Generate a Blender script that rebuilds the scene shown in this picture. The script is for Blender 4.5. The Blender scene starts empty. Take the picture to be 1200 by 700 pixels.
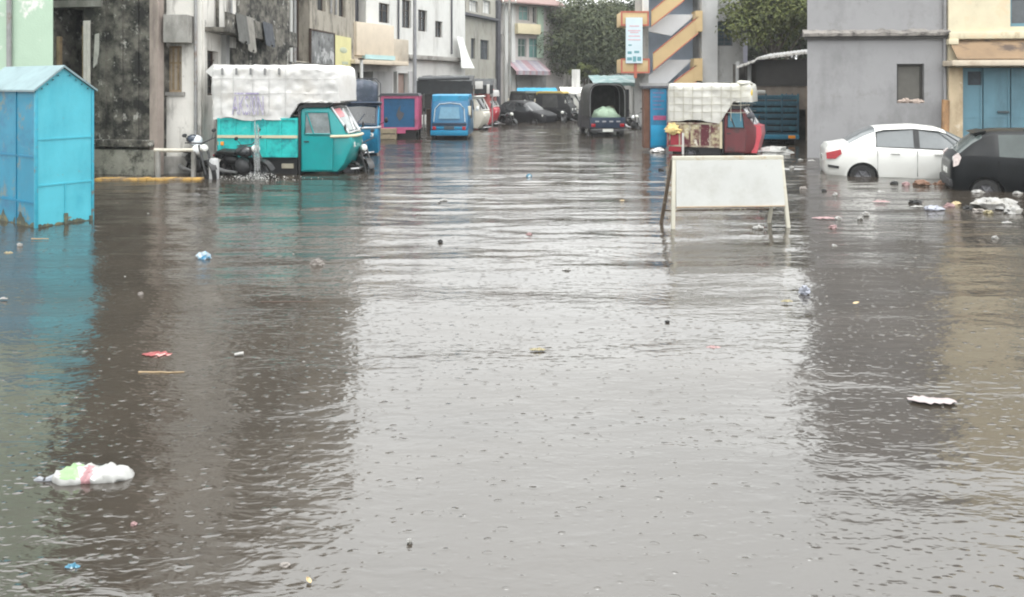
SKY_LO, SKY_HI, SKY_STR, EXPO, HAZE = 1.14, 1.34, .15, 1.26, 0.0006
WROUGH, WIOR, WBUMP, WCOL, DROP, WAVE = .11, 2.0, 1.0, (.034, .028, .022), .65, 1.0
import bpy, bmesh, math, random
from mathutils import Vector, Matrix, noise as mnoise
S = bpy.context.scene
COL = S.collection
R = math.radians
PI = math.pi
F, HC, HY = 900.0, 2.15, 100.0      # focal length in photo pixels, eye height, horizon row
GZ = -0.30                          # road under the flood water

def A(px, py):                      # water-level point seen at a photo pixel
    d = F * HC / (py - HY)
    return ((px - 600) / F * d, d)
def WX(px, d): return (px - 600) / F * d
def ZZ(py, d): return HC - (py - HY) / F * d

# ------------------------------------------------------------------ materials
MATS = {}
def _n(nt, t, **kw):
    n = nt.nodes.new(t)
    for k, v in kw.items(): setattr(n, k, v)
    return n
def mat(name, col, rough=.6, var=.12, vs=2.5, stain=None, ss=1.0, st=(.52, .68), streak=1.0,
        stain2=None, st2=(.6, .7), ss2=3.0, bump=0.0, bs=25, metal=0.0, spec=.4, coat=0.0, stretch=(1, 1, 1), leafy=0.0, sub=0):
    if name in MATS: return MATS[name]
    m = bpy.data.materials.new(name); MATS[name] = m
    m.use_nodes = True
    nt = m.node_tree; nt.nodes.clear()
    out = _n(nt, 'ShaderNodeOutputMaterial'); b = _n(nt, 'ShaderNodeBsdfPrincipled')
    nt.links.new(b.outputs[0], out.inputs[0])
    b.inputs['Roughness'].default_value = rough
    b.inputs['Metallic'].default_value = metal
    b.inputs['Specular IOR Level'].default_value = spec
    b.inputs['Coat Weight'].default_value = coat
    tc = _n(nt, 'ShaderNodeTexCoord')
    def mp(sc):
        q = _n(nt, 'ShaderNodeMapping'); q.inputs['Scale'].default_value = sc
        nt.links.new(tc.outputs['Object'], q.inputs['Vector']); return q.outputs[0]
    def ns(vec, scale, detail=5, rough_=.6):
        q = _n(nt, 'ShaderNodeTexNoise'); q.inputs['Scale'].default_value = scale
        q.inputs['Detail'].default_value = detail; q.inputs['Roughness'].default_value = rough_
        nt.links.new(vec, q.inputs['Vector']); return q.outputs['Fac']
    def mr(v, a, b_, c, d):
        q = _n(nt, 'ShaderNodeMapRange'); q.inputs[1].default_value = a; q.inputs[2].default_value = b_
        q.inputs[3].default_value = c; q.inputs[4].default_value = d
        nt.links.new(v, q.inputs[0]); return q.outputs[0]
    def mix(f, a, b_, mode='MIX'):
        q = _n(nt, 'ShaderNodeMix', data_type='RGBA', blend_type=mode)
        if isinstance(f, float): q.inputs[0].default_value = f
        else: nt.links.new(f, q.inputs[0])
        for s, i in ((a, 6), (b_, 7)):
            if isinstance(s, tuple): q.inputs[i].default_value = (*s[:3], 1)
            else: nt.links.new(s, q.inputs[i])
        return q.outputs[2]
    lo = tuple(c * (1 - var) for c in col); hi = tuple(min(1, c * (1 + var)) for c in col)
    c = mix(mr(ns(mp(stretch), vs), .3, .7, 0, 1), lo, hi)
    if leafy:
        g = _n(nt, 'ShaderNodeNewGeometry')
        c = mix(mr(g.outputs['Random Per Island'], 0, 1, 0, 1), c, tuple(min(1, x * (1 + leafy)) for x in (col[0] * 1.25, col[1] * 1.1, col[2])))
    if stain:
        c = mix(mr(ns(mp((1, 1, 1 / streak)), ss * 1.0, 8, .68), st[0], st[1], 0, 1), c, stain)
    if stain2:
        c = mix(mr(ns(mp((1.3, 1.3, 1.3)), ss2, 7, .7), st2[0], st2[1], 0, 1), c, stain2)
    if isinstance(c, tuple): b.inputs['Base Color'].default_value = (*c, 1)
    else: nt.links.new(c, b.inputs['Base Color'])
    if sub: b.inputs['Transmission Weight'].default_value = sub
    if bump:
        bn = _n(nt, 'ShaderNodeBump'); bn.inputs['Strength'].default_value = bump; bn.inputs['Distance'].default_value = .02
        nt.links.new(ns(mp((1, 1, 1)), bs, 4), bn.inputs['Height']); nt.links.new(bn.outputs[0], b.inputs['Normal'])
    return m

# ------------------------------------------------------------------ mesh builder
class MB:
    def __init__(s): s.v = []; s.f = []; s.m = []; s.sm = []
    def add(s, vs, fs, mi=0, smooth=False):
        o = len(s.v); s.v += [tuple(v) for v in vs]
        for f in fs: s.f.append([i + o for i in f]); s.m.append(mi); s.sm.append(smooth)
        return s
    def box(s, x0, x1, y0, y1, z0, z1, mi=0, M=None, ch=0.0):
        if x0 > x1: x0, x1 = x1, x0
        if y0 > y1: y0, y1 = y1, y0
        if z0 > z1: z0, z1 = z1, z0
        if ch <= 0:
            vs = [(x, y, z) for z in (z0, z1) for y in (y0, y1) for x in (x0, x1)]
            fs = [(0, 2, 3, 1), (4, 5, 7, 6), (0, 1, 5, 4), (2, 6, 7, 3), (0, 4, 6, 2), (1, 3, 7, 5)]
        else:
            c = min(ch, (x1 - x0) * .45, (y1 - y0) * .45, (z1 - z0) * .45)
            bm = bmesh.new()
            bmesh.ops.create_cube(bm, size=1)
            for v in bm.verts:
                v.co = Vector((x0 if v.co.x < 0 else x1, y0 if v.co.y < 0 else y1, z0 if v.co.z < 0 else z1))
            bmesh.ops.bevel(bm, geom=bm.edges[:], offset=c, segments=2, profile=.6, affect='EDGES')
            bm.verts.index_update()
            vs = [tuple(v.co) for v in bm.verts]; fs = [[v.index for v in f.verts] for f in bm.faces]; bm.free()
        if M is not None: vs = [M @ Vector(v) for v in vs]
        return s.add(vs, fs, mi, ch > 0)
    def prism(s, poly, a0, a1, axis='y', mi=0, smooth=False):      # poly in the two other axes
        n = len(poly)
        def p(q, a):
            return {'y': (q[0], a, q[1]), 'x': (a, q[0], q[1]), 'z': (q[0], q[1], a)}[axis]
        vs = [p(q, a0) for q in poly] + [p(q, a1) for q in poly]
        fs = [list(range(n))[::-1], list(range(n, 2 * n))] + [(i, (i + 1) % n, n + (i + 1) % n, n + i) for i in range(n)]
        return s.add(vs, fs, mi, smooth)
    def tube(s, pts, r, n=8, mi=0, caps=True, closed=False):
        pts = [Vector(p) for p in pts]; N = len(pts)
        rr = r if isinstance(r, (list, tuple)) else [r] * N
        vs = []; fs = []
        for i, p in enumerate(pts):
            a = pts[(i - 1) % N] if (i or closed) else p; b = pts[(i + 1) % N] if (i < N - 1 or closed) else p
            t = (b - a).normalized()
            up = Vector((0, 0, 1)) if abs(t.z) < .9 else Vector((1, 0, 0))
            e1 = t.cross(up).normalized(); e2 = t.cross(e1)
            for k in range(n):
                an = 2 * PI * k / n
                vs.append(p + (e1 * math.cos(an) + e2 * math.sin(an)) * rr[i])
        for i in range(N if closed else N - 1):
            j = (i + 1) % N
            for k in range(n):
                fs.append((i * n + k, i * n + (k + 1) % n, j * n + (k + 1) % n, j * n + k))
        if caps and not closed:
            fs.append(list(range(n))[::-1]); fs.append([(N - 1) * n + k for k in range(n)])
        return s.add(vs, fs, mi, True)
    def lathe(s, prof, c=(0, 0, 0), axis='z', n=20, mi=0):          # prof: (radius, along)
        vs = []; fs = []
        for r, h in prof:
            for k in range(n):
                a = 2 * PI * k / n; u, w = r * math.cos(a), r * math.sin(a)
                q = {'z': (u, w, h), 'y': (u, h, w), 'x': (h, u, w)}[axis]
                vs.append((q[0] + c[0], q[1] + c[1], q[2] + c[2]))
        for i in range(len(prof) - 1):
            for k in range(n):
                fs.append((i * n + k, i * n + (k + 1) % n, (i + 1) * n + (k + 1) % n, (i + 1) * n + k))
        return s.add(vs, fs, mi, True)
    def ball(s, c, r, n=10, mi=0, jit=0, seed=0):
        rx, ry, rz = r if isinstance(r, (tuple, list)) else (r, r, r)
        vs = []; fs = []; m = n // 2 + 1
        for i in range(m + 1):
            th = PI * i / m
            for k in range(n):
                a = 2 * PI * k / n
                d = Vector((math.sin(th) * math.cos(a), math.sin(th) * math.sin(a), math.cos(th)))
                q = 1 + jit * mnoise.noise(d * 2.3 + Vector((seed, seed * 2.1, 0))) * 2 if jit else 1
                vs.append((c[0] + rx * d.x * q, c[1] + ry * d.y * q, c[2] + rz * d.z * q))
        for i in range(m):
            for k in range(n):
                fs.append((i * n + k, (i + 1) * n + k, (i + 1) * n + (k + 1) % n, i * n + (k + 1) % n))
        return s.add(vs, fs, mi, True)
    def quad(s, a, b, c, d, mi=0): return s.add([a, b, c, d], [(0, 1, 2, 3)], mi)
    def build(s, name, mats, parent=None, sharp=40, loc=None):
        me = bpy.data.meshes.new(name)
        me.from_pydata(s.v, [], s.f)
        bm = bmesh.new(); bm.from_mesh(me)
        bmesh.ops.remove_doubles(bm, verts=bm.verts[:], dist=1e-5)
        bm.faces.ensure_lookup_table()
        bm.to_mesh(me); bm.free()
        if len(me.polygons) == len(s.f):
            me.polygons.foreach_set('use_smooth', s.sm); me.polygons.foreach_set('material_index', s.m)
        else:
            # some faces collapsed: rebuild attributes without welding
            me.clear_geometry(); me.from_pydata(s.v, [], s.f)
            me.polygons.foreach_set('use_smooth', s.sm); me.polygons.foreach_set('material_index', s.m)
        me.update()
        if any(s.sm): me.set_sharp_from_angle(angle=R(sharp))
        if not isinstance(mats, (list, tuple)): mats = [mats]
        for q in mats: me.materials.append(q)
        o = bpy.data.objects.new(name, me); COL.objects.link(o)
        if parent: o.parent = parent
        if loc: o.location = loc
        return o

def tag(o, label=None, cat=None, group=None, kind=None):
    if label: o['label'] = label
    if cat: o['category'] = cat
    if group: o['group'] = group
    if kind: o['kind'] = kind
    return o
def thing(name, label, cat, loc=(0, 0, 0), rz=0, group=None):
    o = bpy.data.objects.new(name, None); COL.objects.link(o)
    o.empty_display_size = .2
    o.location = loc; o.rotation_euler = (0, 0, rz)
    return tag(o, label, cat, group)
def copy_tree(o, parent=None):
    c = o.copy(); COL.objects.link(c); c.parent = parent
    for ch in list(o.children): copy_tree(ch, c)
    return c
def nz(x, y, z=0.0): return mnoise.noise(Vector((x, y, z)))

# ------------------------------------------------------------------ camera, light, air
cam = bpy.data.cameras.new('Camera'); co = bpy.data.objects.new('Camera', cam); COL.objects.link(co)
co.location = (0, 0, HC); co.rotation_euler = (R(90), 0, 0)
cam.sensor_width = 36; cam.lens = F / 1200 * 36
cam.shift_y = -(350 - HY) / 1200; cam.clip_end = 5000; cam.clip_start = .05
S.camera = co

w = bpy.data.worlds.new('World'); S.world = w; w.use_nodes = True
nt = w.node_tree; nt.nodes.clear()
wo = nt.nodes.new('ShaderNodeOutputWorld'); bg = nt.nodes.new('ShaderNodeBackground')
sky = nt.nodes.new('ShaderNodeTexSky'); sky.sky_type = 'NISHITA'; sky.sun_disc = False
SUN_EL, SUN_AZ = R(80), R(165)
sky.sun_elevation = SUN_EL; sky.sun_rotation = SUN_AZ
sky.air_density = 1.5; sky.dust_density = 6.0; sky.ozone_density = 1.0
bw = nt.nodes.new('ShaderNodeRGBToBW'); nt.links.new(sky.outputs[0], bw.inputs[0])
# overcast: the cloud deck evens the sky out to grey and is brightest overhead
tcw = nt.nodes.new('ShaderNodeTexCoord'); sp = nt.nodes.new('ShaderNodeSeparateXYZ')
nt.links.new(tcw.outputs['Generated'], sp.inputs[0])
mrw = nt.nodes.new('ShaderNodeMapRange'); mrw.inputs[1].default_value = 0.0; mrw.inputs[2].default_value = .75
mrw.inputs[3].default_value = SKY_LO; mrw.inputs[4].default_value = SKY_HI
nt.links.new(sp.outputs[2], mrw.inputs[0])
nzw = nt.nodes.new('ShaderNodeTexNoise'); nzw.inputs['Scale'].default_value = 3.0; nzw.inputs['Detail'].default_value = 4
nt.links.new(tcw.outputs['Generated'], nzw.inputs['Vector'])
mrn = nt.nodes.new('ShaderNodeMapRange'); mrn.inputs[1].default_value = .3; mrn.inputs[2].default_value = .7
mrn.inputs[3].default_value = .9; mrn.inputs[4].default_value = 1.1
nt.links.new(nzw.outputs['Fac'], mrn.inputs[0])
m1 = nt.nodes.new('ShaderNodeMath'); m1.operation = 'MULTIPLY'; nt.links.new(mrw.outputs[0], m1.inputs[0]); nt.links.new(mrn.outputs[0], m1.inputs[1])
mxw = nt.nodes.new('ShaderNodeMix'); mxw.data_type = 'FLOAT'; mxw.inputs[0].default_value = .6
nt.links.new(bw.outputs[0], mxw.inputs[2]); mxw.inputs[3].default_value = 8.0
m2 = nt.nodes.new('ShaderNodeMath'); m2.operation = 'MULTIPLY'; nt.links.new(mxw.outputs[0], m2.inputs[0]); nt.links.new(m1.outputs[0], m2.inputs[1])
cmb = nt.nodes.new('ShaderNodeMix'); cmb.data_type = 'RGBA'; cmb.blend_type = 'MULTIPLY'; cmb.inputs[0].default_value = 1
nt.links.new(m2.outputs[0], cmb.inputs[6]); cmb.inputs[7].default_value = (.98, 1.0, .995, 1)
nt.links.new(cmb.outputs[2], bg.inputs[0]); bg.inputs[1].default_value = SKY_STR
nt.links.new(bg.outputs[0], wo.inputs[0])

sl = bpy.data.lights.new('sun', 'SUN'); so = bpy.data.objects.new('sun', sl); COL.objects.link(so)
sl.energy = 0.5; sl.angle = R(40); sl.color = (1, .97, .93)
sd = Vector((math.sin(SUN_AZ) * math.cos(SUN_EL), math.cos(SUN_AZ) * math.cos(SUN_EL), math.sin(SUN_EL)))
so.rotation_euler = sd.to_track_quat('Z', 'Y').to_euler(); so.location = (0, 0, 40)

S.view_settings.view_transform = 'Standard'; S.view_settings.look = 'None'
S.view_settings.gamma = 1; S.view_settings.exposure = EXPO
S.view_settings.use_curve_mapping = False
S.cycles.use_denoising = True
S.cycles.filter_width = 2.0
S.cycles.max_bounces = 8; S.cycles.diffuse_bounces = 3; S.cycles.glossy_bounces = 4; S.cycles.transmission_bounces = 4
S.cycles.volume_bounces = 1
S.cycles.sample_clamp_indirect = 8
S.cycles.caustics_reflective = False; S.cycles.caustics_refractive = False

if HAZE > 0:
    hm = bpy.data.materials.new('haze_air'); hm.use_nodes = True
    hn = hm.node_tree; hn.nodes.clear()
    ho = hn.nodes.new('ShaderNodeOutputMaterial'); pv = hn.nodes.new('ShaderNodeVolumePrincipled')
    pv.inputs['Color'].default_value = (.93, .95, .97, 1); pv.inputs['Density'].default_value = HAZE
    hn.links.new(pv.outputs[0], ho.inputs['Volume'])
    hz = MB().box(-120, 120, -60, 160, -1.6, 22).build('haze', hm)
    tag(hz, 'pale grey rain haze hanging over the flooded street', 'haze', kind='stuff')
# ------------------------------------------------------------------ ground and flood water
asphalt = mat('asphalt', (.05, .048, .045), .9, .3, 3)
gm = MB(); gm.quad((-1500, -1500, GZ), (1500, -1500, GZ), (1500, 1500, GZ), (-1500, 1500, GZ))
tag(gm.build('road', asphalt), 'dark road under the flood water', kind='structure')

def water_material():
    m = bpy.data.materials.new('flood_water'); m.use_nodes = True
    nt = m.node_tree; L = nt.links
    b = nt.nodes['Principled BSDF']
    b.inputs['Roughness'].default_value = WROUGH; b.inputs['IOR'].default_value = WIOR
    tc = nt.nodes.new('ShaderNodeTexCoord')
    def mp(sc, rot=0):
        q = nt.nodes.new('ShaderNodeMapping'); q.inputs['Scale'].default_value = sc; q.inputs['Rotation'].default_value = (0, 0, rot)
        L.new(tc.outputs['Object'], q.inputs['Vector']); return q.outputs[0]
    def ns(v, sc, det=3, rg=.5, dist=0):
        q = nt.nodes.new('ShaderNodeTexNoise'); q.inputs['Scale'].default_value = sc; q.inputs['Detail'].default_value = det
        q.inputs['Roughness'].default_value = rg; q.inputs['Distortion'].default_value = dist
        L.new(v, q.inputs['Vector']); return q.outputs['Fac']
    def mth(op, a, b_=None):
        q = nt.nodes.new('ShaderNodeMath'); q.operation = op
        for i, s in enumerate((a, b_)):
            if s is None: continue
            if isinstance(s, (int, float)): q.inputs[i].default_value = s
            else: L.new(s, q.inputs[i])
        return q.outputs[0]
    def rain(sc, wid, thr, off):
        mpn = nt.nodes.new('ShaderNodeMapping'); mpn.inputs['Location'].default_value = off
        L.new(tc.outputs['Object'], mpn.inputs['Vector'])
        v = nt.nodes.new('ShaderNodeTexVoronoi'); v.voronoi_dimensions = '2D'; v.inputs['Scale'].default_value = sc
        L.new(mpn.outputs[0], v.inputs['Vector'])
        sx = nt.nodes.new('ShaderNodeSeparateColor'); L.new(v.outputs['Color'], sx.inputs[0])
        r0 = mth('MULTIPLY', sx.outputs[0], .33)
        t = mth('DIVIDE', mth('SUBTRACT', v.outputs['Distance'], r0), wid)
        e = mth('POWER', 2.718, mth('MULTIPLY', mth('MULTIPLY', t, t), -1.0))
        c = mth('MULTIPLY', e, mth('COSINE', mth('MULTIPLY', t, 2.2)))
        gate = mth('GREATER_THAN', sx.outputs[1], thr)
        fade = mth('SUBTRACT', 1.25, mth('MULTIPLY', sx.outputs[0], 1.0))
        return mth('MULTIPLY', mth('MULTIPLY', c, gate), fade)
    # metres of height
    def drops(sc, wid, thr, off, rot=0):
        mpn = nt.nodes.new('ShaderNodeMapping'); mpn.inputs['Location'].default_value = off; mpn.inputs['Scale'].default_value = (.62, 1.2, 1)
        L.new(tc.outputs['Object'], mpn.inputs['Vector'])
        v = nt.nodes.new('ShaderNodeTexVoronoi'); v.voronoi_dimensions = '2D'; v.inputs['Scale'].default_value = sc
        L.new(mpn.outputs[0], v.inputs['Vector'])
        sx = nt.nodes.new('ShaderNodeSeparateColor'); L.new(v.outputs['Color'], sx.inputs[0])
        wv = mth('MULTIPLY', mth('ADD', .45, sx.outputs[0]), wid)
        t = mth('DIVIDE', v.outputs['Distance'], wv)
        e = mth('POWER', 2.718, mth('MULTIPLY', mth('MULTIPLY', t, t), -1.0))
        return mth('MULTIPLY', mth('MULTIPLY', e, mth('GREATER_THAN', sx.outputs[1], thr)), mth('MULTIPLY', mth('SUBTRACT', sx.outputs[2], .35), wv))
    hgt = mth('MULTIPLY', ns(mp((.30, 1.3, 1)), 1.0, 2, .5), .022)             # long low wavelets across the street
    hgt = mth('ADD', hgt, mth('MULTIPLY', ns(mp((1.0, 3.0, 1), .12), 1.0, 3, .55), .010))
    chop = mth('MULTIPLY', ns(mp((.62, 1.4, 1), -.15), 6.5, 3, .55, .4), .0105)     # rain chop, in drifting patches
    patch = nt.nodes.new('ShaderNodeMapRange'); patch.inputs[1].default_value = .40; patch.inputs[2].default_value = .62; patch.inputs[3].default_value = .40; patch.inputs[4].default_value = 1.0
    L.new(ns(mp((.22, .6, 1)), 1.0, 3, .6, .3), patch.inputs[0])
    hgt = mth('ADD', hgt, mth('MULTIPLY', chop, patch.outputs[0]))
    for sc, wid, thr, off, am in ((5.2, .09, .55, (0, 0, 0), .085), (8.3, .11, .5, (3.3, 1.7, 0), .07), (12.5, .13, .45, (7.3, 4.1, 0), .05), (20.0, .16, .4, (1.3, 9.1, 0), .03)):
        hgt = mth('ADD', hgt, mth('MULTIPLY', drops(sc, wid, thr, off), am * DROP))
    bn = nt.nodes.new('ShaderNodeBump'); bn.inputs['Strength'].default_value = 1.0; bn.inputs['Distance'].default_value = WBUMP
    L.new(hgt, bn.inputs['Height']); L.new(bn.outputs[0], b.inputs['Normal'])
    # silt clouds in the muddy water
    mx = nt.nodes.new('ShaderNodeMix'); mx.data_type = 'RGBA'
    mr = nt.nodes.new('ShaderNodeMapRange'); mr.inputs[1].default_value = .35; mr.inputs[2].default_value = .65
    L.new(ns(mp((.5, .8, 1)), .6, 5, .6, .5), mr.inputs[0]); L.new(mr.outputs[0], mx.inputs[0])
    mx.inputs[6].default_value = (*[c * .8 for c in WCOL], 1); mx.inputs[7].default_value = (*[c * 1.2 for c in WCOL], 1)
    L.new(mx.outputs[2], b.inputs['Base Color'])
    return m
WATER = water_material()
# the flood: one sheet, gently waved as real geometry near the viewer
wm = MB()
xs = [-90, -60, -40] + [-30 + .75 * i for i in range(20)] + [-15 + .22 * i for i in range(137)] + [15 + .75 * i for i in range(1, 21)] + [40, 60, 90]
ys = [-40, -20, -8, -3, 0] + [1.5 + .055 * i for i in range(390)] + [23 + .09 * i for i in range(390)] + [58.5, 62, 70, 95, 130]
def swell(x, y):
    e = max(0.0, min(1.0, (32 - abs(x)) / 6)) * max(0.0, min(1.0, (60 - y) / 6)) * max(0.0, min(1.0, (y - 1) / 2))
    k = .16 + .84 * max(0.0, min(1.0, (y - 4.6) / 5.0))
    q = .55 + .9 * max(-.4, nz(x * .12 + 3, y * .22, 9))
    far = 1 + 1.0 * max(0.0, min(1.0, (y - 8) / 10))
    k2 = .45 + .55 * max(0.0, min(1.0, (y - 4.0) / 3.0))
    return e * k2 * .030 * nz(x * .24, y * 1.15, 1) + e * k * q * (WAVE * far * (.011 * nz(x * .62 + y * .15, y * 2.5, 5) + .012 * nz(x * 1.7 - y * .3, y * 4.4, 7)))
vs = [(x, y, swell(x, y)) for y in ys for x in xs]
n = len(xs)
wm.add(vs, [(j * n + i, j * n + i + 1, (j + 1) * n + i + 1, (j + 1) * n + i) for j in range(len(ys) - 1) for i in range(n - 1)], 0, True)
tag(wm.build('flood_water', WATER, sharp=180), 'muddy flood water pocked by rain', kind='structure')

# raindrop rings: raised ring ripples too many to count
rng = random.Random(4)
rm = MB()
for k in range(600):
    d = 2.9 + 15 * rng.random() ** 1.6
    x = (rng.random() * 1.5 - .75) * d
    r = rng.uniform(.008, .022); h = rng.uniform(.0012, .0034); nseg = 12
    wv = swell(x, d)
    prof = [(.0004, h), (r * .35, h * .86), (r * .7, h * .4), (r * 1.1, h * .05), (r * 1.3, -.002)]
    rm.lathe(prof, (0, 0, 0), 'z', nseg); q = len(prof) * nseg
    rm.v[-q:] = [(x + a * 1.5, d + b_, wv + c) for a, b_, c in rm.v[-q:]]
tag(rm.build('raindrop_pocks', WATER, sharp=180), 'small pocks where raindrops strike the water', 'ripples', kind='stuff')

# ------------------------------------------------------------------ buildings
class Bld:
    """facade frame: u along the wall (left to right seen from the street), v away from the street, z up"""
    def __init__(s, name, label, p0, p1, cat='building', group=None):
        s.p0 = Vector((p0[0], p0[1], 0)); d = Vector((p1[0] - p0[0], p1[1] - p0[1], 0))
        s.L = d.length; s.ang = math.atan2(d.y, d.x); s.d = d / s.L
        s.t = thing(name, label, cat, s.p0, s.ang, group)
    def u(s, px, off=0.0):          # where the view ray of a photo column meets the wall plane (off = towards street)
        nrm = Vector((s.d.y, -s.d.x, 0)); o = s.p0 + nrm * off
        k = (px - 600) / F            # X = k*Y
        # (o + t d): ox + t dx = k (oy + t dy)
        return (k * o.y - o.x) / (s.d.x - k * s.d.y)
    def D(s, px, off=0.0):
        nrm = Vector((s.d.y, -s.d.x, 0))
        return (s.p0 + nrm * off + s.d * s.u(px, off)).y
    def rect(s, a, t, b, c, off=0.0):   # pixels left, top, right, bottom -> u0,u1,z0,z1
        D = s.D((a + b) / 2, off)
        return s.u(a, off), s.u(b, off), ZZ(c, D), ZZ(t, D)
    def shell(s, m, H, holes=(), depth=6, shear=0.0, shear_r=0.0, z0=-.4, reveal=.14, u0=0.0, name='wall', thick_roof=True):
        b = MB(); L = s.L
        us = sorted(set([u0, L] + [q for h in holes for q in h[:2]])); zs = sorted(set([z0, H] + [q for h in holes for q in h[2:4]]))
        us = [q for q in us if u0 - 1e-6 <= q <= L + 1e-6]; zs = [q for q in zs if z0 - 1e-6 <= q <= H + 1e-6]
        for i in range(len(us) - 1):
            for j in range(len(zs) - 1):
                cu, cz = (us[i] + us[i + 1]) / 2, (zs[j] + zs[j + 1]) / 2
                if any(h[0] < cu < h[1] and h[2] < cz < h[3] for h in holes): continue
                b.quad((us[i], 0, zs[j]), (us[i + 1], 0, zs[j]), (us[i + 1], 0, zs[j + 1]), (us[i], 0, zs[j + 1]))
        for h in holes:
            a, c, e, f = max(h[0], u0), min(h[1], L), max(h[2], z0), min(h[3], H); r = h[4] if len(h) > 4 else reveal
            b.quad((a, 0, e), (a, r, e), (a, r, f), (a, 0, f)); b.quad((c, 0, e), (c, 0, f), (c, r, f), (c, r, e))
            b.quad((a, 0, f), (a, r, f), (c, r, f), (c, 0, f)); b.quad((a, 0, e), (c, 0, e), (c, r, e), (a, r, e))
        bl, br = u0 + shear, L + shear_r
        b.quad((u0, 0, z0), (u0, 0, H), (bl, depth, H), (bl, depth, z0))
        b.quad((L, 0, z0), (br, depth, z0), (br, depth, H), (L, 0, H))
        b.quad((bl, depth, z0), (bl, depth, H), (br, depth, H), (br, depth, z0))
        b.quad((u0, 0, H), (L, 0, H), (br, depth, H), (bl, depth, H))
        return b.build(name, m, s.t)
    def part(s, mb, name, m, parent=None, label=None):
        o = mb.build(name, m, parent or s.t)
        if label: o['label'] = label
        return o
    def window(s, h, fm, pm, grille=None, mull=1, v=None, fw=.05, name='window', label=None, bars=0, rail=True):
        a, c, e, f = h[:4]; r = h[4] if len(h) > 4 else .14
        v = r - .05 if v is None else v
        b = MB()
        b.box(a, c, v, v + .06, f - fw, f); b.box(a, c, v, v + .06, e, e + fw)
        b.box(a, a + fw, v + .002, v + .058, e + fw, f - fw); b.box(c - fw, c, v + .002, v + .058, e + fw, f - fw)
        for k in range(1, mull + 1):
            q = a + (c - a) * k / (mull + 1); b.box(q - fw * .4, q + fw * .4, v + .004, v + .056, e + fw, f - fw)
        if rail: b.box(a + fw, c - fw, v + .006, v + .054, e + (f - e) * .62, e + (f - e) * .62 + fw * .7)
        for k in range(1, bars + 1):
            q = e + (f - e) * k / (bars + 1); b.tube([(a, v - .03, q), (c, v - .03, q)], .012, 5)
        w_ = s.part(b, name, fm, label=label)
        p = MB().box(a + .002, c - .002, v + .035, v + .045, e + .002, f - .002)
        p.quad((a - .02, r + .02, e - .02), (c + .02, r + .02, e - .02), (c + .02, r + .02, f + .02), (a - .02, r + .02, f + .02))
        s.part(p, 'pane', pm, w_)
        return w_

glass = mat('window_glass', (.03, .035, .04), .08, .3, 2, spec=.6)
dglass = mat('dark_opening', (.012, .012, .012), .6, .3, 2)
greyglass = mat('dusty_glass', (.09, .10, .11), .25, .3, 2)
tealglass = mat('teal_glass', (.16, .30, .28), .2, .2, 2)
wood_dark = mat('dark_wood', (.06, .04, .03), .7, .3, 6)
wood_pale = mat('weathered_wood', (.30, .22, .13), .8, .3, 6, stain=(.10, .07, .045), ss=3)
metal_grey = mat('grey_metal', (.25, .25, .25), .5, .2, 4, stain=(.16, .11, .08), ss=3)
concrete = mat('wet_concrete', (.30, .29, .27), .8, .15, 2, stain=(.08, .075, .065), ss=1.3, streak=2.2, st=(.45, .7), bump=.3)
dark_conc = mat('mouldy_concrete', (.15, .14, .12), .9, .3, 3, stain=(.018, .018, .016), ss=2.2, st=(.40, .58), stain2=(.38, .37, .34), st2=(.58, .66), ss2=3.0, bump=.6)
mint = mat('mint_plaster', (.38, .50, .39), .8, .06, 2, stain=(.66, .66, .62), ss=1.4, st=(.58, .64), stain2=(.14, .15, .12), st2=(.68, .76), ss2=2.2, bump=.3)
white_wall = mat('stained_white_plaster', (.62, .60, .56), .8, .08, 2, stain=(.13, .12, .105), ss=1.7, streak=4, st=(.50, .66), stain2=(.05, .045, .04), st2=(.62, .70), ss2=1.8, bump=.3)
clean_white = mat('white_plaster', (.58, .58, .56), .75, .05, 2, stain=(.30, .29, .27), ss=1.1, streak=5, st=(.52, .74), bump=.2)
beige_wall = mat('beige_plaster', (.34, .31, .26), .85, .1, 2, stain=(.10, .09, .075), ss=1.4, streak=3, st=(.48, .64), stain2=(.04, .038, .035), st2=(.62, .7), ss2=2.0, bump=.3)
cream_wall = mat('cream_plaster', (.58, .50, .40), .8, .07, 2, stain=(.33, .27, .21), ss=1.2, streak=2, st=(.55, .75), bump=.2)
yellow_cream = mat('yellow_cream_plaster', (.58, .52, .38), .8, .08, 2, stain=(.32, .24, .14), ss=1.6, streak=2, st=(.58, .72), stain2=(.62, .48, .32), st2=(.52, .66), ss2=1.2, bump=.2)
house_grey = mat('grey_plaster', (.265, .262, .268), .8, .05, 1.3, stain=(.17, .168, .17), ss=.7, streak=1.6, st=(.48, .7), stain2=(.19, .185, .18), st2=(.56, .72), ss2=1.1, bump=.15)
rough_conc = mat('rough_ledge', (.20, .185, .17), .9, .2, 5, stain=(.06, .055, .05), ss=3, st=(.48, .62), bump=.8, bs=14)
teal_door = mat('teal_grey_paint', (.105, .215, .27), .55, .08, 2, stain=(.07, .14, .175), ss=1.2, streak=3, st=(.5, .72))
pale_grey = mat('pale_grey_plaster', (.42, .42, .42), .8, .06, 2, stain=(.24, .24, .24), ss=.9, streak=4, st=(.52, .75))
mid_grey = mat('mid_grey_plaster', (.30, .30, .295), .8, .08, 2, stain=(.13, .13, .125), ss=1.0, streak=2, st=(.52, .7))
slate = mat('slate_paint', (.07, .07, .08), .7, .2, 3)

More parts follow.
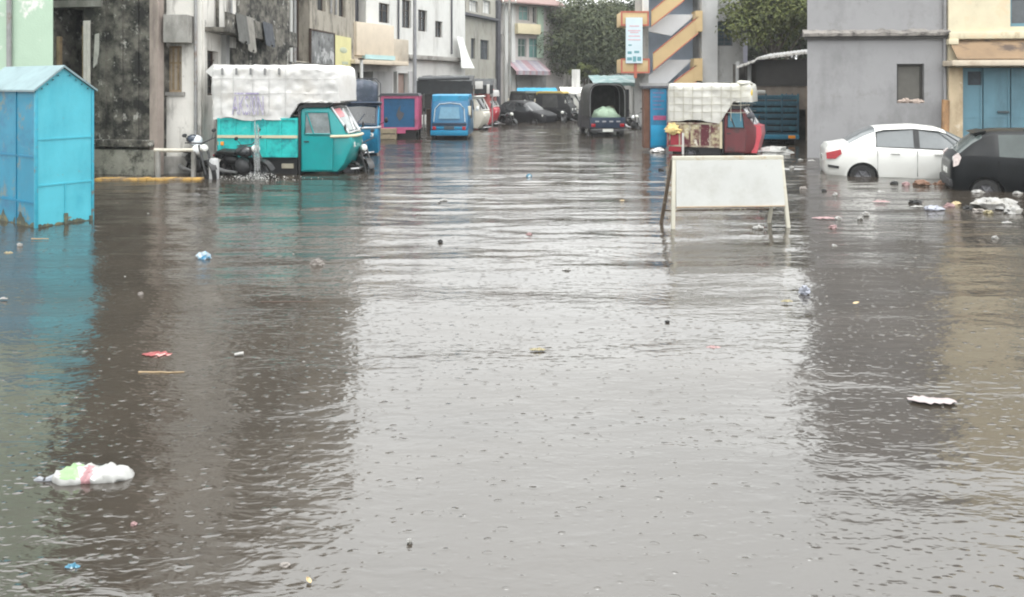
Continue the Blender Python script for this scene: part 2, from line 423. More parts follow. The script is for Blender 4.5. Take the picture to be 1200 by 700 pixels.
# --- mint house, far left
B = Bld('mint_house', 'pale mint green plastered house wall behind the blue tin kiosk', (-17, 16.4), (WX(62, 16.2), 16.2))
B.shell(mint, 9.5, depth=1.9, shear_r=-1.2)
b = MB().box(-.2, B.L + .06, -.12, .02, 9.5, 9.75); B.part(b, 'parapet', concrete)
b = MB().tube([(B.L - .9, -.06, .0), (B.L - .9, -.06, 9.4)], .05, 8); B.part(b, 'drain_pipe', metal_grey)

# --- mouldy concrete block with the dark doorway
B = Bld('mouldy_block', 'black mould stained concrete building with a tall dark doorway', (WX(55, 18.9), 18.9), (WX(184, 18.4), 18.4))
hd = (B.u(65), B.u(98), .75, ZZ(9, 18.8), .9)
B.shell(dark_conc, 10.5, [hd], depth=7)
b = MB().box(hd[0] - .1, hd[1] + .1, .9, .92, hd[2] - .1, hd[3] + .1); B.part(b, 'doorway_shade', dglass)
b = MB().box(hd[0] + .01, hd[0] + .09, .02, .12, hd[2], hd[3] - .7); b.box(hd[1] - .06, hd[1], .02, .12, hd[2], hd[3] - .45); B.part(b, 'door_jamb', wood_pale)
b = MB()
cw = [(hd[1] + .01 + .22 * i / 14, -.03 + .022 * math.sin(i * 1.7)) for i in range(15)]
for i in range(14):
    zt, zb = hd[3] - .33, 2.03
    b.quad((cw[i][0], cw[i][1], zb), (cw[i + 1][0], cw[i + 1][1], zb + .02 * math.sin(i)), (cw[i + 1][0], cw[i + 1][1], zt), (cw[i][0], cw[i][1], zt))
    b.quad((cw[i][0], cw[i][1] + .012, zb), (cw[i][0], cw[i][1] + .012, zt), (cw[i + 1][0], cw[i + 1][1] + .012, zt), (cw[i + 1][0], cw[i + 1][1] + .012, zb + .02 * math.sin(i)))
B.part(b, 'door_curtain', mat('pale_curtain', (.62, .60, .56), .9, .1, 6))
q = B.rect(109, 38, 120, 75, .05); b = MB().prism([(q[1], q[3]), (q[0] + .05, q[3] - .05), (q[0], q[2] - .1), (q[0] + .1, q[2])], -.05, -.02, 'y'); B.part(b, 'hanging_cloth', mat('grey_cloth', (.42, .41, .38), .9, .2, 6))
b = MB().box(hd[0] - .5, hd[1] + .55, -.10, .02, hd[3], hd[3] + .16); B.part(b, 'lintel', concrete)
for px, w_ in ((118, .16), (135, .22), (158, .12)):
    b = MB().box(B.u(px), B.u(px) + w_, -.05, .03, .55, 10.4); B.part(b, 'pilaster', dark_conc)
b = MB().box(B.u(108), B.L, -.22, .02, ZZ(172, 18.4), ZZ(164, 18.4), ch=.02); B.part(b, 'ledge', dark_conc)
b = MB().box(B.u(106), B.L + .02, -.16, .02, -.4, ZZ(176, 18.3), ch=.02); B.part(b, 'plinth', mat('mossy_plinth', (.24, .235, .20), .9, .2, 4, stain=(.05, .05, .04), ss=2.5, st=(.46, .6), stain2=(.4, .39, .35), st2=(.62, .7), ss2=4, bump=.6))
b = MB().box(B.L - .12, B.L + .10, -.11, .12, -.4, 10.4); B.part(b, 'corner_post', mat('pinkish_render', (.30, .25, .22), .85, .15, 2, stain=(.12, .10, .09), ss=1.2, streak=4, st=(.5, .68)))

# --- white block with sunshade (front) and long side along the street
B = Bld('white_tenement', 'stained white tenement with a concrete sunshade beside the mouldy building', (WX(186.5, 18.75), 18.75), (WX(236, 18.85), 18.85))
hw = B.rect(195, 54, 213, 108)
B.shell(white_wall, 11, [(hw[0], hw[1], hw[2], hw[3], .16)], depth=2.6, shear_r=-.6)
B.window((hw[0], hw[1], hw[2], hw[3], .16), wood_pale, mat('brown_shutter', (.36, .31, .25), .7, .12, 6, stain=(.15, .11, .08), ss=3), mull=2)
b = MB().box(hw[0] - .08, hw[1] + .08, -.06, .03, hw[2] - .09, hw[2]); B.part(b, 'window_sill', concrete)
b = MB().tube([(B.u(188.5), -.07, -.2), (B.u(188.5), -.07, 10.8)], .055, 8); b.tube([(B.u(230), -.06, -.2), (B.u(230), -.06, 10.8)], .04, 8); B.part(b, 'drain_pipe', metal_grey)
q = B.rect(191, 17, 220, 50, .45); b = MB().box(q[0], q[1], -.45, .02, q[2], q[3], ch=.02); B.part(b, 'sunshade', concrete)
b = MB().box(0.0, B.L, -.12, .03, -.4, .42, ch=.02); B.part(b, 'plinth', concrete)

B = Bld('stained_row_house', 'white row house streaked with damp above the tarp covered teal three-wheeler', (WX(238, 19.2), 19.2), (WX(331, 27.6), 27.6))
hs = []
for pa, pb, t, bt in ((243, 256, 60, 112), (262, 281, 56, 104), (287, 301, 60, 100), (306, 322, 60, 97)):
    D_ = B.D((pa + pb) / 2); hs.append((B.u(pa), B.u(pb), ZZ(bt, D_), ZZ(t, D_), .2))
for k in range(3):
    for pa, pb in ((247, 258), (274, 290), (308, 320)):
        D_ = B.D((pa + pb) / 2); hs.append((B.u(pa), B.u(pb), 5.9 + k * 3, 7.2 + k * 3, .2))
B.shell(white_wall, 13, hs, depth=2.5)
for h in hs: B.window(h, wood_dark, dglass, mull=1, bars=4)
b = MB().box(B.u(240), B.L - .1, -.55, .02, 3.50, 3.62, ch=.015)
b.prism([(B.u(240), 3.62), (B.L - .1, 3.62), (B.L - .1, 4.0), (B.u(240), 4.0)], -.55, -.49, 'y'); B.part(b, 'balcony', dark_conc, label='long dark concrete balcony ledge stained by water')
for px, wd_, dz_, cm_ in ((250, .9, .75, (.10, .10, .095)), (262, .7, .95, (.22, .21, .19)), (285, 1.0, .7, (.07, .075, .085))):
    b = MB(); u_ = B.u(px); n_ = 14
    vs_ = [(u_ + wd_ * i / n_, -.57 - .035 * math.sin(i * 1.5) - .02 * j, 4.04 - dz_ * j / 5 + .04 * math.sin(i * .9) * j / 5) for j in range(6) for i in range(n_ + 1)]
    fs_ = [(j * (n_ + 1) + i, (j + 1) * (n_ + 1) + i, (j + 1) * (n_ + 1) + i + 1, j * (n_ + 1) + i + 1) for j in range(5) for i in range(n_)]
    b.add(vs_, fs_, 0, True); b.add([(x, y + .012, z) for x, y, z in vs_], [q[::-1] for q in fs_], 0, True)
    B.part(b, 'hanging_cloth', mat('cloth_%d' % px, cm_, .9, .2, 5))
for px in (252, 268, 284, 297, 312, 325):
    b = MB().tube([(B.u(px), -.06, 3.6), (B.u(px), -.06, 12.8)], .06 if px % 2 else .045, 7); B.part(b, 'drain_pipe', metal_grey if px % 3 else dark_conc)
for px in (259, 303):
    b = MB().box(B.u(px), B.u(px) + .3, -.14, .02, -.3, 3.5); B.part(b, 'pilaster', mid_grey)

# --- beige dark fronted block with poster
B = Bld('beige_tenement', 'damp beige tenement with dark openings, a grey poster and a yellow notice panel', (WX(331, 27.8), 27.8), (WX(416, 36), 36))
def H(*q, r=.18): return (*B.rect(*q), r)
h1 = H(347, -160, 363, 72, r=.5); h2 = H(372, -30, 381.5, 13); h3 = H(397, -30, 405, 20)
hh = [h1, h2, h3, H(372, -110, 381.5, -62), H(397, -110, 405, -55)]
B.shell(beige_wall, 15, hh, depth=5)
B.window(h1, wood_dark, mat('opening_black_brown', (.030, .027, .025), .7, .3, 4), mull=0, fw=.09, name='tall_dark_panel', rail=False)  # darkness of the tall opening put into a near-black pane
for h in hh[1:]: B.window(h, wood_dark, glass, mull=0, bars=0)
q = B.rect(364.5, 38, 391.5, 77, .06); b = MB().box(q[0], q[1], -.06, .01, q[2], q[3]); ps = B.part(b, 'poster', mat('faded_photo_print', (.16, .165, .165), .5, .5, 2.2, stain=(.45, .45, .45), ss=1.1, st=(.54, .6), stain2=(.04, .04, .045), st2=(.54, .6), ss2=1.5), label='faded grey photo poster')
b = MB()
for a_, c_, e_, f_ in ((q[0] - .06, q[1] + .06, q[3], q[3] + .06), (q[0] - .06, q[1] + .06, q[2] - .06, q[2]), (q[0] - .06, q[0], q[2], q[3]), (q[1], q[1] + .06, q[2], q[3])): b.box(a_, c_, -.09, .012, e_, f_)
B.part(b, 'poster_frame', wood_dark, ps)
q = B.rect(393, 43, 411.5, 90, .08); b = MB().box(q[0], q[1], -.08, .01, q[2], q[3]); yp = B.part(b, 'notice_panel', mat('pale_yellow_panel', (.62, .58, .29), .6, .07, 2), label='pale yellow notice panel with a small bluish logo')
b = MB(); um, zm = (q[0] + q[1]) / 2, q[2] + (q[3] - q[2]) * .66
b.ball((um, -.085, zm), (.5, .012, .13), 12); b.box(um - .2, um + .6, -.092, -.082, zm - .62, zm - .5); b.box(um - .7, um + .6, -.092, -.082, zm - 1.05, zm - 1.0)
B.part(b, 'notice_mark', mat('faded_blue_print', (.42, .46, .34), .6, .1, 4), yp)
for px in (334, 338.5, 343, 392, 386):
    b = MB().tube([(B.u(px), -.07, 0 if px < 350 else 5.2), (B.u(px), -.07, 14.8)], .07 if px < 350 else .05, 7); B.part(b, 'drain_pipe', metal_grey if px != 338.5 else clean_white)
hv = B.rect(331, 74, 392, 82, .3); b = MB().box(hv[0], hv[1], -.3, .02, hv[2], hv[3]); B.part(b, 'ledge', dark_conc)

# --- white corner building with the cream balcony
B = Bld('white_shop_house', 'white three storey shop house with a cream balcony over its grey ground floor', (WX(414, 37), 37), (WX(545, 47), 47))
def H(*q, r=.18): return (*B.rect(*q), r)
ups = [H(444, 4, 456.5, 27), H(471, 0, 482, 33), H(490, 12, 500.5, 37), H(510, 25, 518.5, 44)]
low = [H(419, 84, 437, 135, r=.7), H(461, 84, 465.5, 135, r=.7), H(466.5, 86, 478, 135, r=.25), H(489, 92, 540, 135, r=.8)]
gapd = H(413.6, -15, 429, 40, r=.5)
B.shell(clean_white, 7.6, ups + low + [gapd], depth=5)
for h in ups: B.window(h, wood_dark, glass, mull=1)
B.window(gapd, slate, slate, mull=0, rail=False, name='tall_dark_panel', label='tall slate grey panel in the dark gap between two houses')  # slate panel stands in for the dark gap between the houses
for h, m_ in zip(low, (dglass, dglass, mat('brown_stained_door', (.30, .22, .19), .7, .2, 3), dglass)):
    B.window(h, metal_grey, m_, mull=0, rail=False, name='shopfront')
q = B.rect(418, 28, 462, 66, .9); b = MB().box(q[0], q[1], -.9, .02, q[2], q[3], ch=.03); bal = B.part(b, 'balcony', cream_wall)
q2 = B.rect(413, 44, 479, 74, .75); b = MB().box(q2[0], q2[1], -.75, .02, q2[2], q2[3], ch=.03); b2 = B.part(b, 'balcony', mat('dull_beige_plaster', (.43, .38, .31), .8, .1, 2, stain=(.24, .20, .16), ss=1.2, streak=2))
q3 = B.rect(428, 65, 463, 70, .92); b = MB().box(q3[0], q3[1], -.93, -.74, q3[2], q3[3]); sg = B.part(b, 'shop_sign', mat('pale_aqua_sign', (.34, .50, .52), .6, .1, 2), label='long pale aqua shop sign strip')
q4 = B.rect(416, 71, 479, 76, 1.3); b = MB().box(q4[0], q4[1], -1.3, .02, q4[2], q4[3], ch=.02); B.part(b, 'sunshade', cream_wall)
q = B.rect(480, 66, 545, 71, .35); b = MB().box(q[0], q[1], -.35, .02, q[2], q[3], ch=.02); B.part(b, 'ledge', concrete)
q = B.rect(437, 84, 460, 140, .04); b = MB().box(q[0], q[1], -.05, .02, -.4, q[3]); B.part(b, 'pier', pale_grey)
q = B.rect(479, 84, 488, 140, .04); b = MB().box(q[0], q[1], -.05, .02, -.4, q[3]); B.part(b, 'pier', pale_grey)
b = MB()
qa, qb = B.u(529), B.u(548); D_ = B.D(538)
for i in range(10):
    for j in range(8):
        def pt(i_, j_):
            s_ = i_ / 10; t_ = j_ / 8
            return (qa + (qb - qa) * (.1 + .9 * s_ * (.35 + .65 * t_)), -.25 - .3 * t_ - .08 * math.sin(s_ * 9 + t_ * 3), ZZ(44, D_) + (ZZ(80, D_) - ZZ(44, D_)) * t_)
        b.add([pt(i, j), pt(i + 1, j), pt(i + 1, j + 1), pt(i, j + 1)], [(0, 1, 2, 3)], 0, True)
B.part(b, 'tarpaulin', mat('white_tarp_sheet', (.76, .76, .74), .5, .05, 3), label='white tarpaulin draped over the corner')
for px in (466, 528.5):
    b = MB().tube([(B.u(px), -.06, 4.0), (B.u(px), -.06, 7.5)], .05, 7); B.part(b, 'drain_pipe', slate)

# --- grey beige house
B = Bld('grey_beige_house', 'grey beige house with small dark windows beyond the white shop house', (WX(534, 48.5), 48.5), (WX(584, 55), 55))
def H(*q, r=.18): return (*B.rect(*q), r)
hs = [H(552, 45, 557, 69), H(563, 47, 573, 70), H(538, -1, 546, 14), H(550, 1, 560, 14), H(566, 1, 575, 16)]
B.shell(mat('grey_beige_plaster', (.34, .325, .285), .85, .08, 2, stain=(.17, .16, .14), ss=1.0, streak=3, st=(.5, .7)), 8.3, hs, depth=5)
for i, h in enumerate(hs): B.window(h, slate if i < 2 else pale_grey, greyglass if i < 2 else clean_white, mull=1)
q = B.rect(533, 17, 586, 20, .4); b = MB().box(q[0], q[1], -.4, .02, q[2], q[3]); B.part(b, 'ledge', slate)
b = MB().box(B.L - .5, B.L, -.2, .02, -.4, 8.2); B.part(b, 'pilaster', slate)
q = B.rect(534, 92, 584, 150, .05); b = MB().box(q[0], q[1], -.06, .02, -.4, q[3]); B.part(b, 'dado', mid_grey)

# --- apartment block at the bend
B = Bld('apartment_block', 'pale apartment block with teal windows and a yellow balcony where the street bends', (WX(578, 57), 57), (WX(660, 61), 61))
def H(*q, r=.2): return (*B.rect(*q), r)
hs = [H(608, 7, 620, 24), H(624, 8, 628, 27), H(607, 45, 617, 67), H(620, 45, 633, 68), H(643, 14, 650, 27), H(584, 4, 588, 24), H(584, 40, 588, 62)]
B.shell(mat('pale_pinkish_plaster', (.50, .47, .45), .8, .08, 1.5, stain=(.30, .28, .26), ss=.8, streak=3, st=(.5, .7)), 8.8, hs, depth=6)
for i, h in enumerate(hs): B.window(h, pale_grey, (tealglass, dglass, mat('dark_green_glass', (.06, .11, .09), .3, .2, 2), tealglass, glass, glass, glass)[i], mull=1)
q = B.rect(607, 28, 634, 40, .7); b = MB().box(q[0], q[1], -.7, .02, q[2], q[3], ch=.03); B.part(b, 'balcony', mat('pale_yellow_plaster', (.60, .53, .36), .8, .08, 2), label='pale yellow balcony front')
q = B.rect(630, 8, 637, 68, .1); b = MB().box(q[0], q[1], -.1, .02, q[2], q[3]); B.part(b, 'pilaster', mat('mint_pilaster', (.44, .55, .44), .8, .05, 2))
for px in (592, 599.5): 
    q = B.rect(px, -40, px + 4.5, 82, .3); b = MB().box(q[0], q[1], -.3, .02, -.4, q[3]); B.part(b, 'pilaster', clean_white)
b = MB(); q = B.rect(588, -6, 662, 4, 1.2)
b.prism([(-1.3, q[2]), (.1, q[3]), (.1, q[3] - .1), (-1.3, q[2] - .1)], q[0], q[1], 'x'); B.part(b, 'roof', mat('dull_red_roof', (.20, .13, .12), .8, .2, 3), label='dull red sloping eave')
b = MB(); q = B.rect(605, 70, 645, 84, 1.4); N_ = 16
for i in range(N_):
    ua, ub = q[0] + (q[1] - q[0]) * i / N_, q[0] + (q[1] - q[0]) * (i + 1) / N_
    b.add([(ua, -1.4, q[2] + .06 * math.sin(i * 1.3)), (ub, -1.4, q[2] + .06 * math.sin(i * 1.3 + 1.3)), (ub, 0, q[3]), (ua, 0, q[3])], [(0, 1, 2, 3)], (0, 0, 1, 2, 1, 1, 2, 0)[i % 8])
    b.add([(ua, -1.4, q[2] - .25), (ub, -1.4, q[2] - .25), (ub, -1.4, q[2] + .05), (ua, -1.4, q[2] + .05)], [(0, 1, 2, 3)], i % 3)
B.part(b, 'awning', [mat('pink_cloth', (.30, .20, .22), .8, .1, 3), mat('lilac_cloth', (.28, .26, .30), .8, .1, 3), mat('white_cloth', (.34, .31, .33), .8, .1, 3)], label='striped pink, lilac and white cloth awning')
q = B.rect(606, 86, 640, 140, .1); b = MB().box(q[0], q[1], -.1, .02, -.4, q[3]); B.part(b, 'shopfront', mid_grey)

# --- low wall at the end of the street under the trees
B = Bld('boundary_wall', 'weathered pale boundary wall below the big tree at the far end of the street', (WX(628, 66), 66), (WX(762, 63), 63), cat='wall')
B.shell(mat('pale_wall_plaster', (.46, .45, .43), .85, .1, 1.2, stain=(.18, .17, .155), ss=.6, streak=2, st=(.46, .6)), 3.35, [], depth=.3, name='masonry')
b = MB().box(-.05, B.L + .05, -.08, .38, 3.35, 3.47); B.part(b, 'coping', concrete)
for k in range(6):
    b = MB().box(B.L * (k + .2) / 6, B.L * (k + .2) / 6 + .35, -.1, .02, -.4, 3.34); B.part(b, 'pier', clean_white if k == 2 else mid_grey)

# --- staircase building, right of centre
B = Bld('staircase_building', 'grey building with open cream and red edged zigzag stairs and landings', (WX(744, 42), 42), (WX(871, 42), 42))
U = B.u
def z42(py): return ZZ(py, 42)
hw = (*B.rect(840, 25, 859, 54), .2)
B.shell(mid_grey, 7.9, [hw, (U(760), U(820), -.3, z42(-15), 1.6)], depth=7, shear=1.5)
B.window(hw, slate, mat('dark_teal_glass', (.035, .06, .075), .2, .3, 2), mull=1, bars=5)
b = MB().box(U(758), U(822), 1.6, 1.62, -.3, z42(-16)); B.part(b, 'stair_shaft_wall', mat('blue_grey_shade', (.40, .47, .57), .7, .15, 1.2))
b = MB().box(U(820.5), U(839), -.35, .02, -.4, 7.8); B.part(b, 'pillar', pale_grey)
b = MB().box(U(750), U(756.5), -1.0, -.7, z42(15), z42(-22)); B.part(b, 'pillar', clean_white)
trim = mat('orange_red_trim', (.40, .12, .08), .6, .12, 3); cream = mat('cream_orange_paint', (.52, .38, .20), .65, .06, 2, stain=(.42, .32, .2), ss=1.1, streak=3, st=(.56, .75))
soffit = mat('pale_soffit', (.60, .61, .63), .8, .04, 2)
def landing(l, t, r, bt, nm='landing', v0=-1.15):
    b = MB().box(U(l, -v0), U(r, -v0), v0, .6, z42(bt), z42(t), ch=.02)
    o = B.part(b, nm, cream)
    e = .07; a, c, f, g = U(l, -v0), U(r, -v0), z42(bt), z42(t)
    k = MB()
    for q in ((a - .02, c + .02, g - e, g + .02), (a - .02, c + .02, f - .02, f + e), (a - .02, a + e, f + e, g - e), (c - e, c + .02, f + e, g - e)): k.box(q[0], q[1], v0 - .02, v0 + .03, q[2], q[3])
    B.part(k, 'trim', trim, o); return o
landing(728, 16, 760, 32); lo_ = landing(728, 70, 761, 86)
k = MB().box(U(743, 1.2), U(746.5, 1.2), -1.19, -1.14, z42(92), z42(71)); B.part(k, 'trim', trim, lo_)
def flight(pts, v0, v1, m_, nm, tr=True):
    poly = [(U(x), z42(y)) for x, y in pts]
    o = B.part(MB().prism(poly, v0, v1, 'y'), nm, m_)
    if tr:
        k = MB()
        for i in (0, 2):
            (xa, za), (xb, zb) = poly[i], poly[(i + 1) % 4]
            k.prism([(xa, za - .035), (xb, zb - .035), (xb, zb + .035), (xa, za + .035)], v0 - .02, v0 + .03, 'y')
        B.part(k, 'trim', trim, o)
    return o
flight([(763, 63), (815, 21), (815, 40), (763, 83)], -.62, -.5, cream, 'stair_parapet')
flight([(761, 14), (799, -17), (799, 2), (761, 32)], -.62, -.5, cream, 'stair_parapet')
flight([(787, 96), (813, 77), (813, 96), (787, 116)], -.62, -.5, cream, 'stair_parapet')
flight([(812, 14), (820, 14), (820, 38), (812, 38)], -.64, .3, cream, 'stair_parapet', False)
flight([(810, 69), (820, 69), (820, 95), (810, 95)], -.64, .3, cream, 'stair_parapet', False)
# returning flights behind: pale undersides
flight([(756, 36), (784, 17), (816, 17), (787, 42)], .1, .35, soffit, 'stair_soffit', False)
flight([(752, 96), (784, 70), (812, 70), (776, 104)], .1, .35, soffit, 'stair_soffit', False)
b = MB().box(U(748), U(822), -.5, .3, z42(101), z42(97.5)); B.part(b, 'slab', pale_grey)
# tall notice board hung on the landings
q = (U(733.5, 1.25), U(753, 1.25), z42(75), z42(23)); t_ = thing('notice_board', 'tall pale blue notice board hung on the cream stair landings', 'sign', B.p0 + Matrix.Rotation(B.ang, 3, 'Z') @ Vector((q[0], -1.25, q[2])), B.ang)
bw_, bh_ = q[1] - q[0], q[3] - q[2]
MB().box(0, bw_, 0, .06, 0, bh_).build('board', mat('pale_blue_board', (.56, .66, .71), .5, .04, 2), t_)
k = MB()
for i, (zf, wf) in enumerate(((.80, .6), (.70, .75), (.66, .5), (.58, .7), (.50, .75))): k.box(bw_ * (.5 - wf / 2), bw_ * (.5 + wf / 2), -.006, .01, bh_ * zf, bh_ * zf + bh_ * .025)
k.build('red_print', mat('faded_red_print', (.60, .40, .44), .6, .1, 4), t_)
k = MB()
for x0_, z0_, w2, h2 in ((.06, .06, .3, .07), (.42, .03, .2, .12), (.68, .05, .24, .09), (.1, .2, .25, .06), (.5, .22, .3, .05), (.15, .38, .2, .03)): k.box(bw_ * x0_, bw_ * (x0_ + w2), -.006, .01, bh_ * z0_, bh_ * (z0_ + h2))
k.build('teal_print', mat('teal_print', (.12, .30, .34), .6, .2, 8), t_)

B2 = Bld('lilac_house', 'narrow lilac grey house behind the staircase building', (WX(861, 44), 44), (WX(876, 44), 44))
B2.shell(mat('lilac_plaster', (.28, .28, .34), .8, .08, 2, stain=(.2, .2, .24), ss=1, streak=4), 7.6, [], depth=4)
b = MB().box(-.1, B2.L + .1, -.1, .05, 7.6, 7.75); B2.part(b, 'parapet', concrete)

# --- dark shed with corrugated roof
B = Bld('tin_shed', 'dark open shed with a ragged corrugated roof beside the grey house', (WX(858, 31), 31), (WX(948, 29.5), 29.5), cat='shed')
dbrown = mat('dark_brown_wall', (.055, .048, .042), .9, .3, 2, stain=(.11, .095, .08), ss=1.5)  # mottled dark brown for the inside walls
b = MB().box(0, B.L, 1.6, 1.7, -.4, 3.1); B.part(b, 'back_wall', dbrown)
b = MB().box(0, .12, 0.1, 1.6, -.4, 3.0); b.box(B.L - .1, B.L, .1, 1.6, -.4, 3.2); B.part(b, 'side_wall', dbrown)
for px in (862, 876, 944): 
    b = MB().box(U0 := B.u(px), U0 + .12, 0, .12, -.4, 3.1); B.part(b, 'post', mid_grey if px < 900 else mat('brownish_post', (.17, .13, .10), .85, .2, 3))
b = MB().box(B.u(880), B.u(946), .05, .12, ZZ(128, 30), ZZ(101, 30)); B.part(b, 'lower_wall', mat('brown_board', (.14, .115, .095), .85, .25, 3))
b = MB().box(B.u(886), B.u(946), .0, .06, ZZ(101, 30), ZZ(70, 30)); 
for k in range(9): b.box(B.u(886), B.u(946), -.015, .0, ZZ(99 - k * 3.4, 30), ZZ(98.4 - k * 3.4, 30))
B.part(b, 'ribbed_panel', mat('shed_interior_dark', (.030, .027, .025), .7, .2, 3))  # shed's dark open interior put into a near-black ribbed panel
b = MB(); N_ = 60
for i in range(N_):
    def rp(k_, e):
        f_ = k_ / N_; pxx = 866 + (949 - 866) * f_
        zz = ZZ(70 - 8.5 * f_ if f_ > .28 else 78 - 29 * f_, 30) + .02 * math.sin(k_ * 2.1)
        rag = .16 * nz(k_ * .45, 3) + (.1 if k_ % 7 == 0 else 0)
        return (B.u(pxx), (-.5 + rag) if e == 0 else 1.8, zz if e == 0 else zz + .22)
    A0, A1, A2, A3 = rp(i, 0), rp(i + 1, 0), rp(i + 1, 1), rp(i, 1)
    b.add([A0, A1, A2, A3], [(0, 1, 2, 3)], 0, True)
    dn = lambda p_: (p_[0], p_[1], p_[2] - .09)
    b.add([dn(A0), dn(A1), A1, A0], [(0, 1, 2, 3)], 1); b.add([dn(A0), dn(A3), dn(A2), dn(A1)], [(0, 1, 2, 3)], 0)
B.part(b, 'roof', [metal_grey, mat('pale_roof_edge', (.55, .53, .50), .7, .25, 8)])

# --- grey house, right
B = Bld('grey_house', 'plain grey plastered house with one small shuttered window behind the white sedan', (WX(946, 22.9), 22.9), (WX(1111, 22.4), 22.4))
hw = (*B.rect(1051, 75, 1083, 121), .16)
B.shell(house_grey, 9.4, [hw], depth=6, shear=2.6)
ww = B.window(hw, mat('dark_frame', (.035, .033, .03), .6, .2, 4), mat('grey_brown_shutter', (.10, .095, .085), .7, .12, 4), mull=0, fw=.07, rail=False)
b = MB(); zz = hw[2]
for k in range(7): b.ball((hw[0] + .1 + k * .1, .04, zz + .05 + .02 * math.sin(k)), (.08, .06, .05 + .02 * (k % 3)), 8, jit=.3, seed=k)
B.part(b, 'sill_rubble', mat('pale_rubble', (.36, .29, .25), .9, .3, 9), ww)
b = MB(); zt, zb = ZZ(37, 22.8), ZZ(45.5, 22.8); N_ = 60
for i in range(N_):
    u0_, u1_ = -.14 + (B.L + .14) * i / N_, -.14 + (B.L + .14) * (i + 1) / N_
    def zl(u_): return zt + .05 * nz(u_ * 2.1, 7) + .04 * nz(u_ * 6, 2)
    b.add([(u0_, -.2, zb + .06), (u1_, -.2, zb + .06), (u1_, -.2, zl(u1_) - .07), (u0_, -.2, zl(u0_) - .07)], [(0, 1, 2, 3)])
    b.add([(u0_, -.2, zl(u0_) - .07), (u1_, -.2, zl(u1_) - .07), (u1_, .03, zl(u1_) + .06), (u0_, .03, zl(u0_) + .06)], [(0, 1, 2, 3)], 0, True)
    b.add([(u0_, .02, zb + .06), (u1_, .02, zb + .06), (u1_, -.2, zb + .06), (u0_, -.2, zb + .06)], [(0, 1, 2, 3)])
b.quad((-.14, -.2, zb + .06), (-.14, -.2, zt - .07), (-.14, .03, zt + .06), (-.14, .02, zb + .06))
B.part(b, 'ledge', rough_conc)
b = MB().box(-.09, B.L - .01, -.12, .02, zb - .02, zb + .055); B.part(b, 'ledge_dark_strip', mat('dark_strip', (.075, .072, .07), .9, .2, 4))  # dark line along the underside of the ledge
b = MB().box(-.1, B.L, -.06, .03, 9.4, 9.6); B.part(b, 'parapet', rough_conc)
b = MB().tube([(B.L - .12, -.07, -.2), (B.L - .12, -.07, 9.3)], .035, 7); B.part(b, 'drain_pipe', house_grey)

# --- cream house with teal doors, right edge
B = Bld('cream_house', 'cream yellow house with teal grey metal doors and a brown awning at the right edge', (WX(1111.5, 22.3), 22.3), (WX(1330, 21.6), 21.6))
hd = (B.u(1128), B.u(1262), -.35, ZZ(79, 22.2), .2); hw = (*B.rect(1184, -22, 1232, 31), .2)
hw2 = (B.u(1150), B.u(1190), 6.0, 7.1, .2)
B.shell(yellow_cream, 9.4, [hd, hw], depth=6)
wn_ = B.window(hw, teal_door, greyglass, mull=1, fw=.1)
b = MB(); W_ = hd[1] - hd[0]
u = [hd[0], B.u(1153.5), B.u(1186), B.u(1222), hd[1]]
for i in range(4):
    b = MB().box(u[i] + .012, u[i + 1] - .012, .10, .15, -.35, hd[3] - .02)
    for zc in (.25, 1.2, 2.1): b.box(u[i] + .03, u[i + 1] - .03, .085, .10, zc, zc + .05)
    for uu in (u[i] + .02, u[i + 1] - .07): b.box(uu, uu + .05, .08, .10, -.35, hd[3] - .03)
    d_ = B.part(b, 'door', teal_door)
    if i == 1: B.part(MB().box(u[2] - .35, u[2] - .05, .04, .085, 1.35, 1.41, ch=.01), 'handle', mat('dark_bolt', (.05, .07, .08), .5, .2, 5), d_)
    if i == 0: 
        q = B.rect(1134, 84, 1150, 100, -.1); B.part(MB().box(q[0], q[1], .08, .10, q[2], q[3]), 'vent', mat('dark_vent', (.03, .04, .05), .7, .3, 9), d_)
b = MB().box(hd[0], hd[1], .16, .2, -.35, hd[3]); B.part(b, 'door_backing', dglass)
zt, zb = ZZ(38, 22.2), ZZ(46, 22.2); b = MB().box(-.02, B.L, -.14, .02, zb, zt, ch=.02); b.box(-.06, .20, -.2, .02, zb - .16, zb, ch=.02); B.part(b, 'cornice', yellow_cream)
b = MB(); z1_, z0_ = ZZ(47, 22.2), ZZ(70, 22.2)
b.quad((.0, -.02, z1_), (.0, -.62, z0_), (B.L, -.62, z0_), (B.L, -.02, z1_)); b.quad((.0, -.02, z1_ - .03), (B.L, -.02, z1_ - .03), (B.L, -.62, z0_ - .03), (.0, -.62, z0_ - .03)); b.quad((0, -.02, z1_), (0, -.02, z1_ - .03), (0, -.62, z0_ - .03), (0, -.62, z0_))
aw = B.part(b, 'awning', mat('brown_awning', (.20, .135, .08), .8, .15, 1.5, stain=(.07, .05, .04), ss=1.1, streak=.35, st=(.5, .6)))
b = MB().box(-.16, B.L, -.68, .02, ZZ(77.5, 21.8), ZZ(71, 21.8), ch=.02); B.part(b, 'door_canopy', mat('pale_canopy_edge', (.50, .43, .34), .75, .1, 3, stain=(.4, .32, .24), ss=2))
b = MB().box(0.0, hd[0], -.03, .02, -.4, ZZ(79, 22.2), ch=.01); B.part(b, 'pillar', mat('tan_pillar', (.50, .40, .27), .85, .12, 2.5, stain=(.30, .22, .14), ss=1.6, streak=2, st=(.48, .66), stain2=(.64, .58, .46), st2=(.58, .66), ss2=2))
b = MB().box(-.1, B.L, -.05, .03, 9.4, 9.65); B.part(b, 'parapet', yellow_cream)
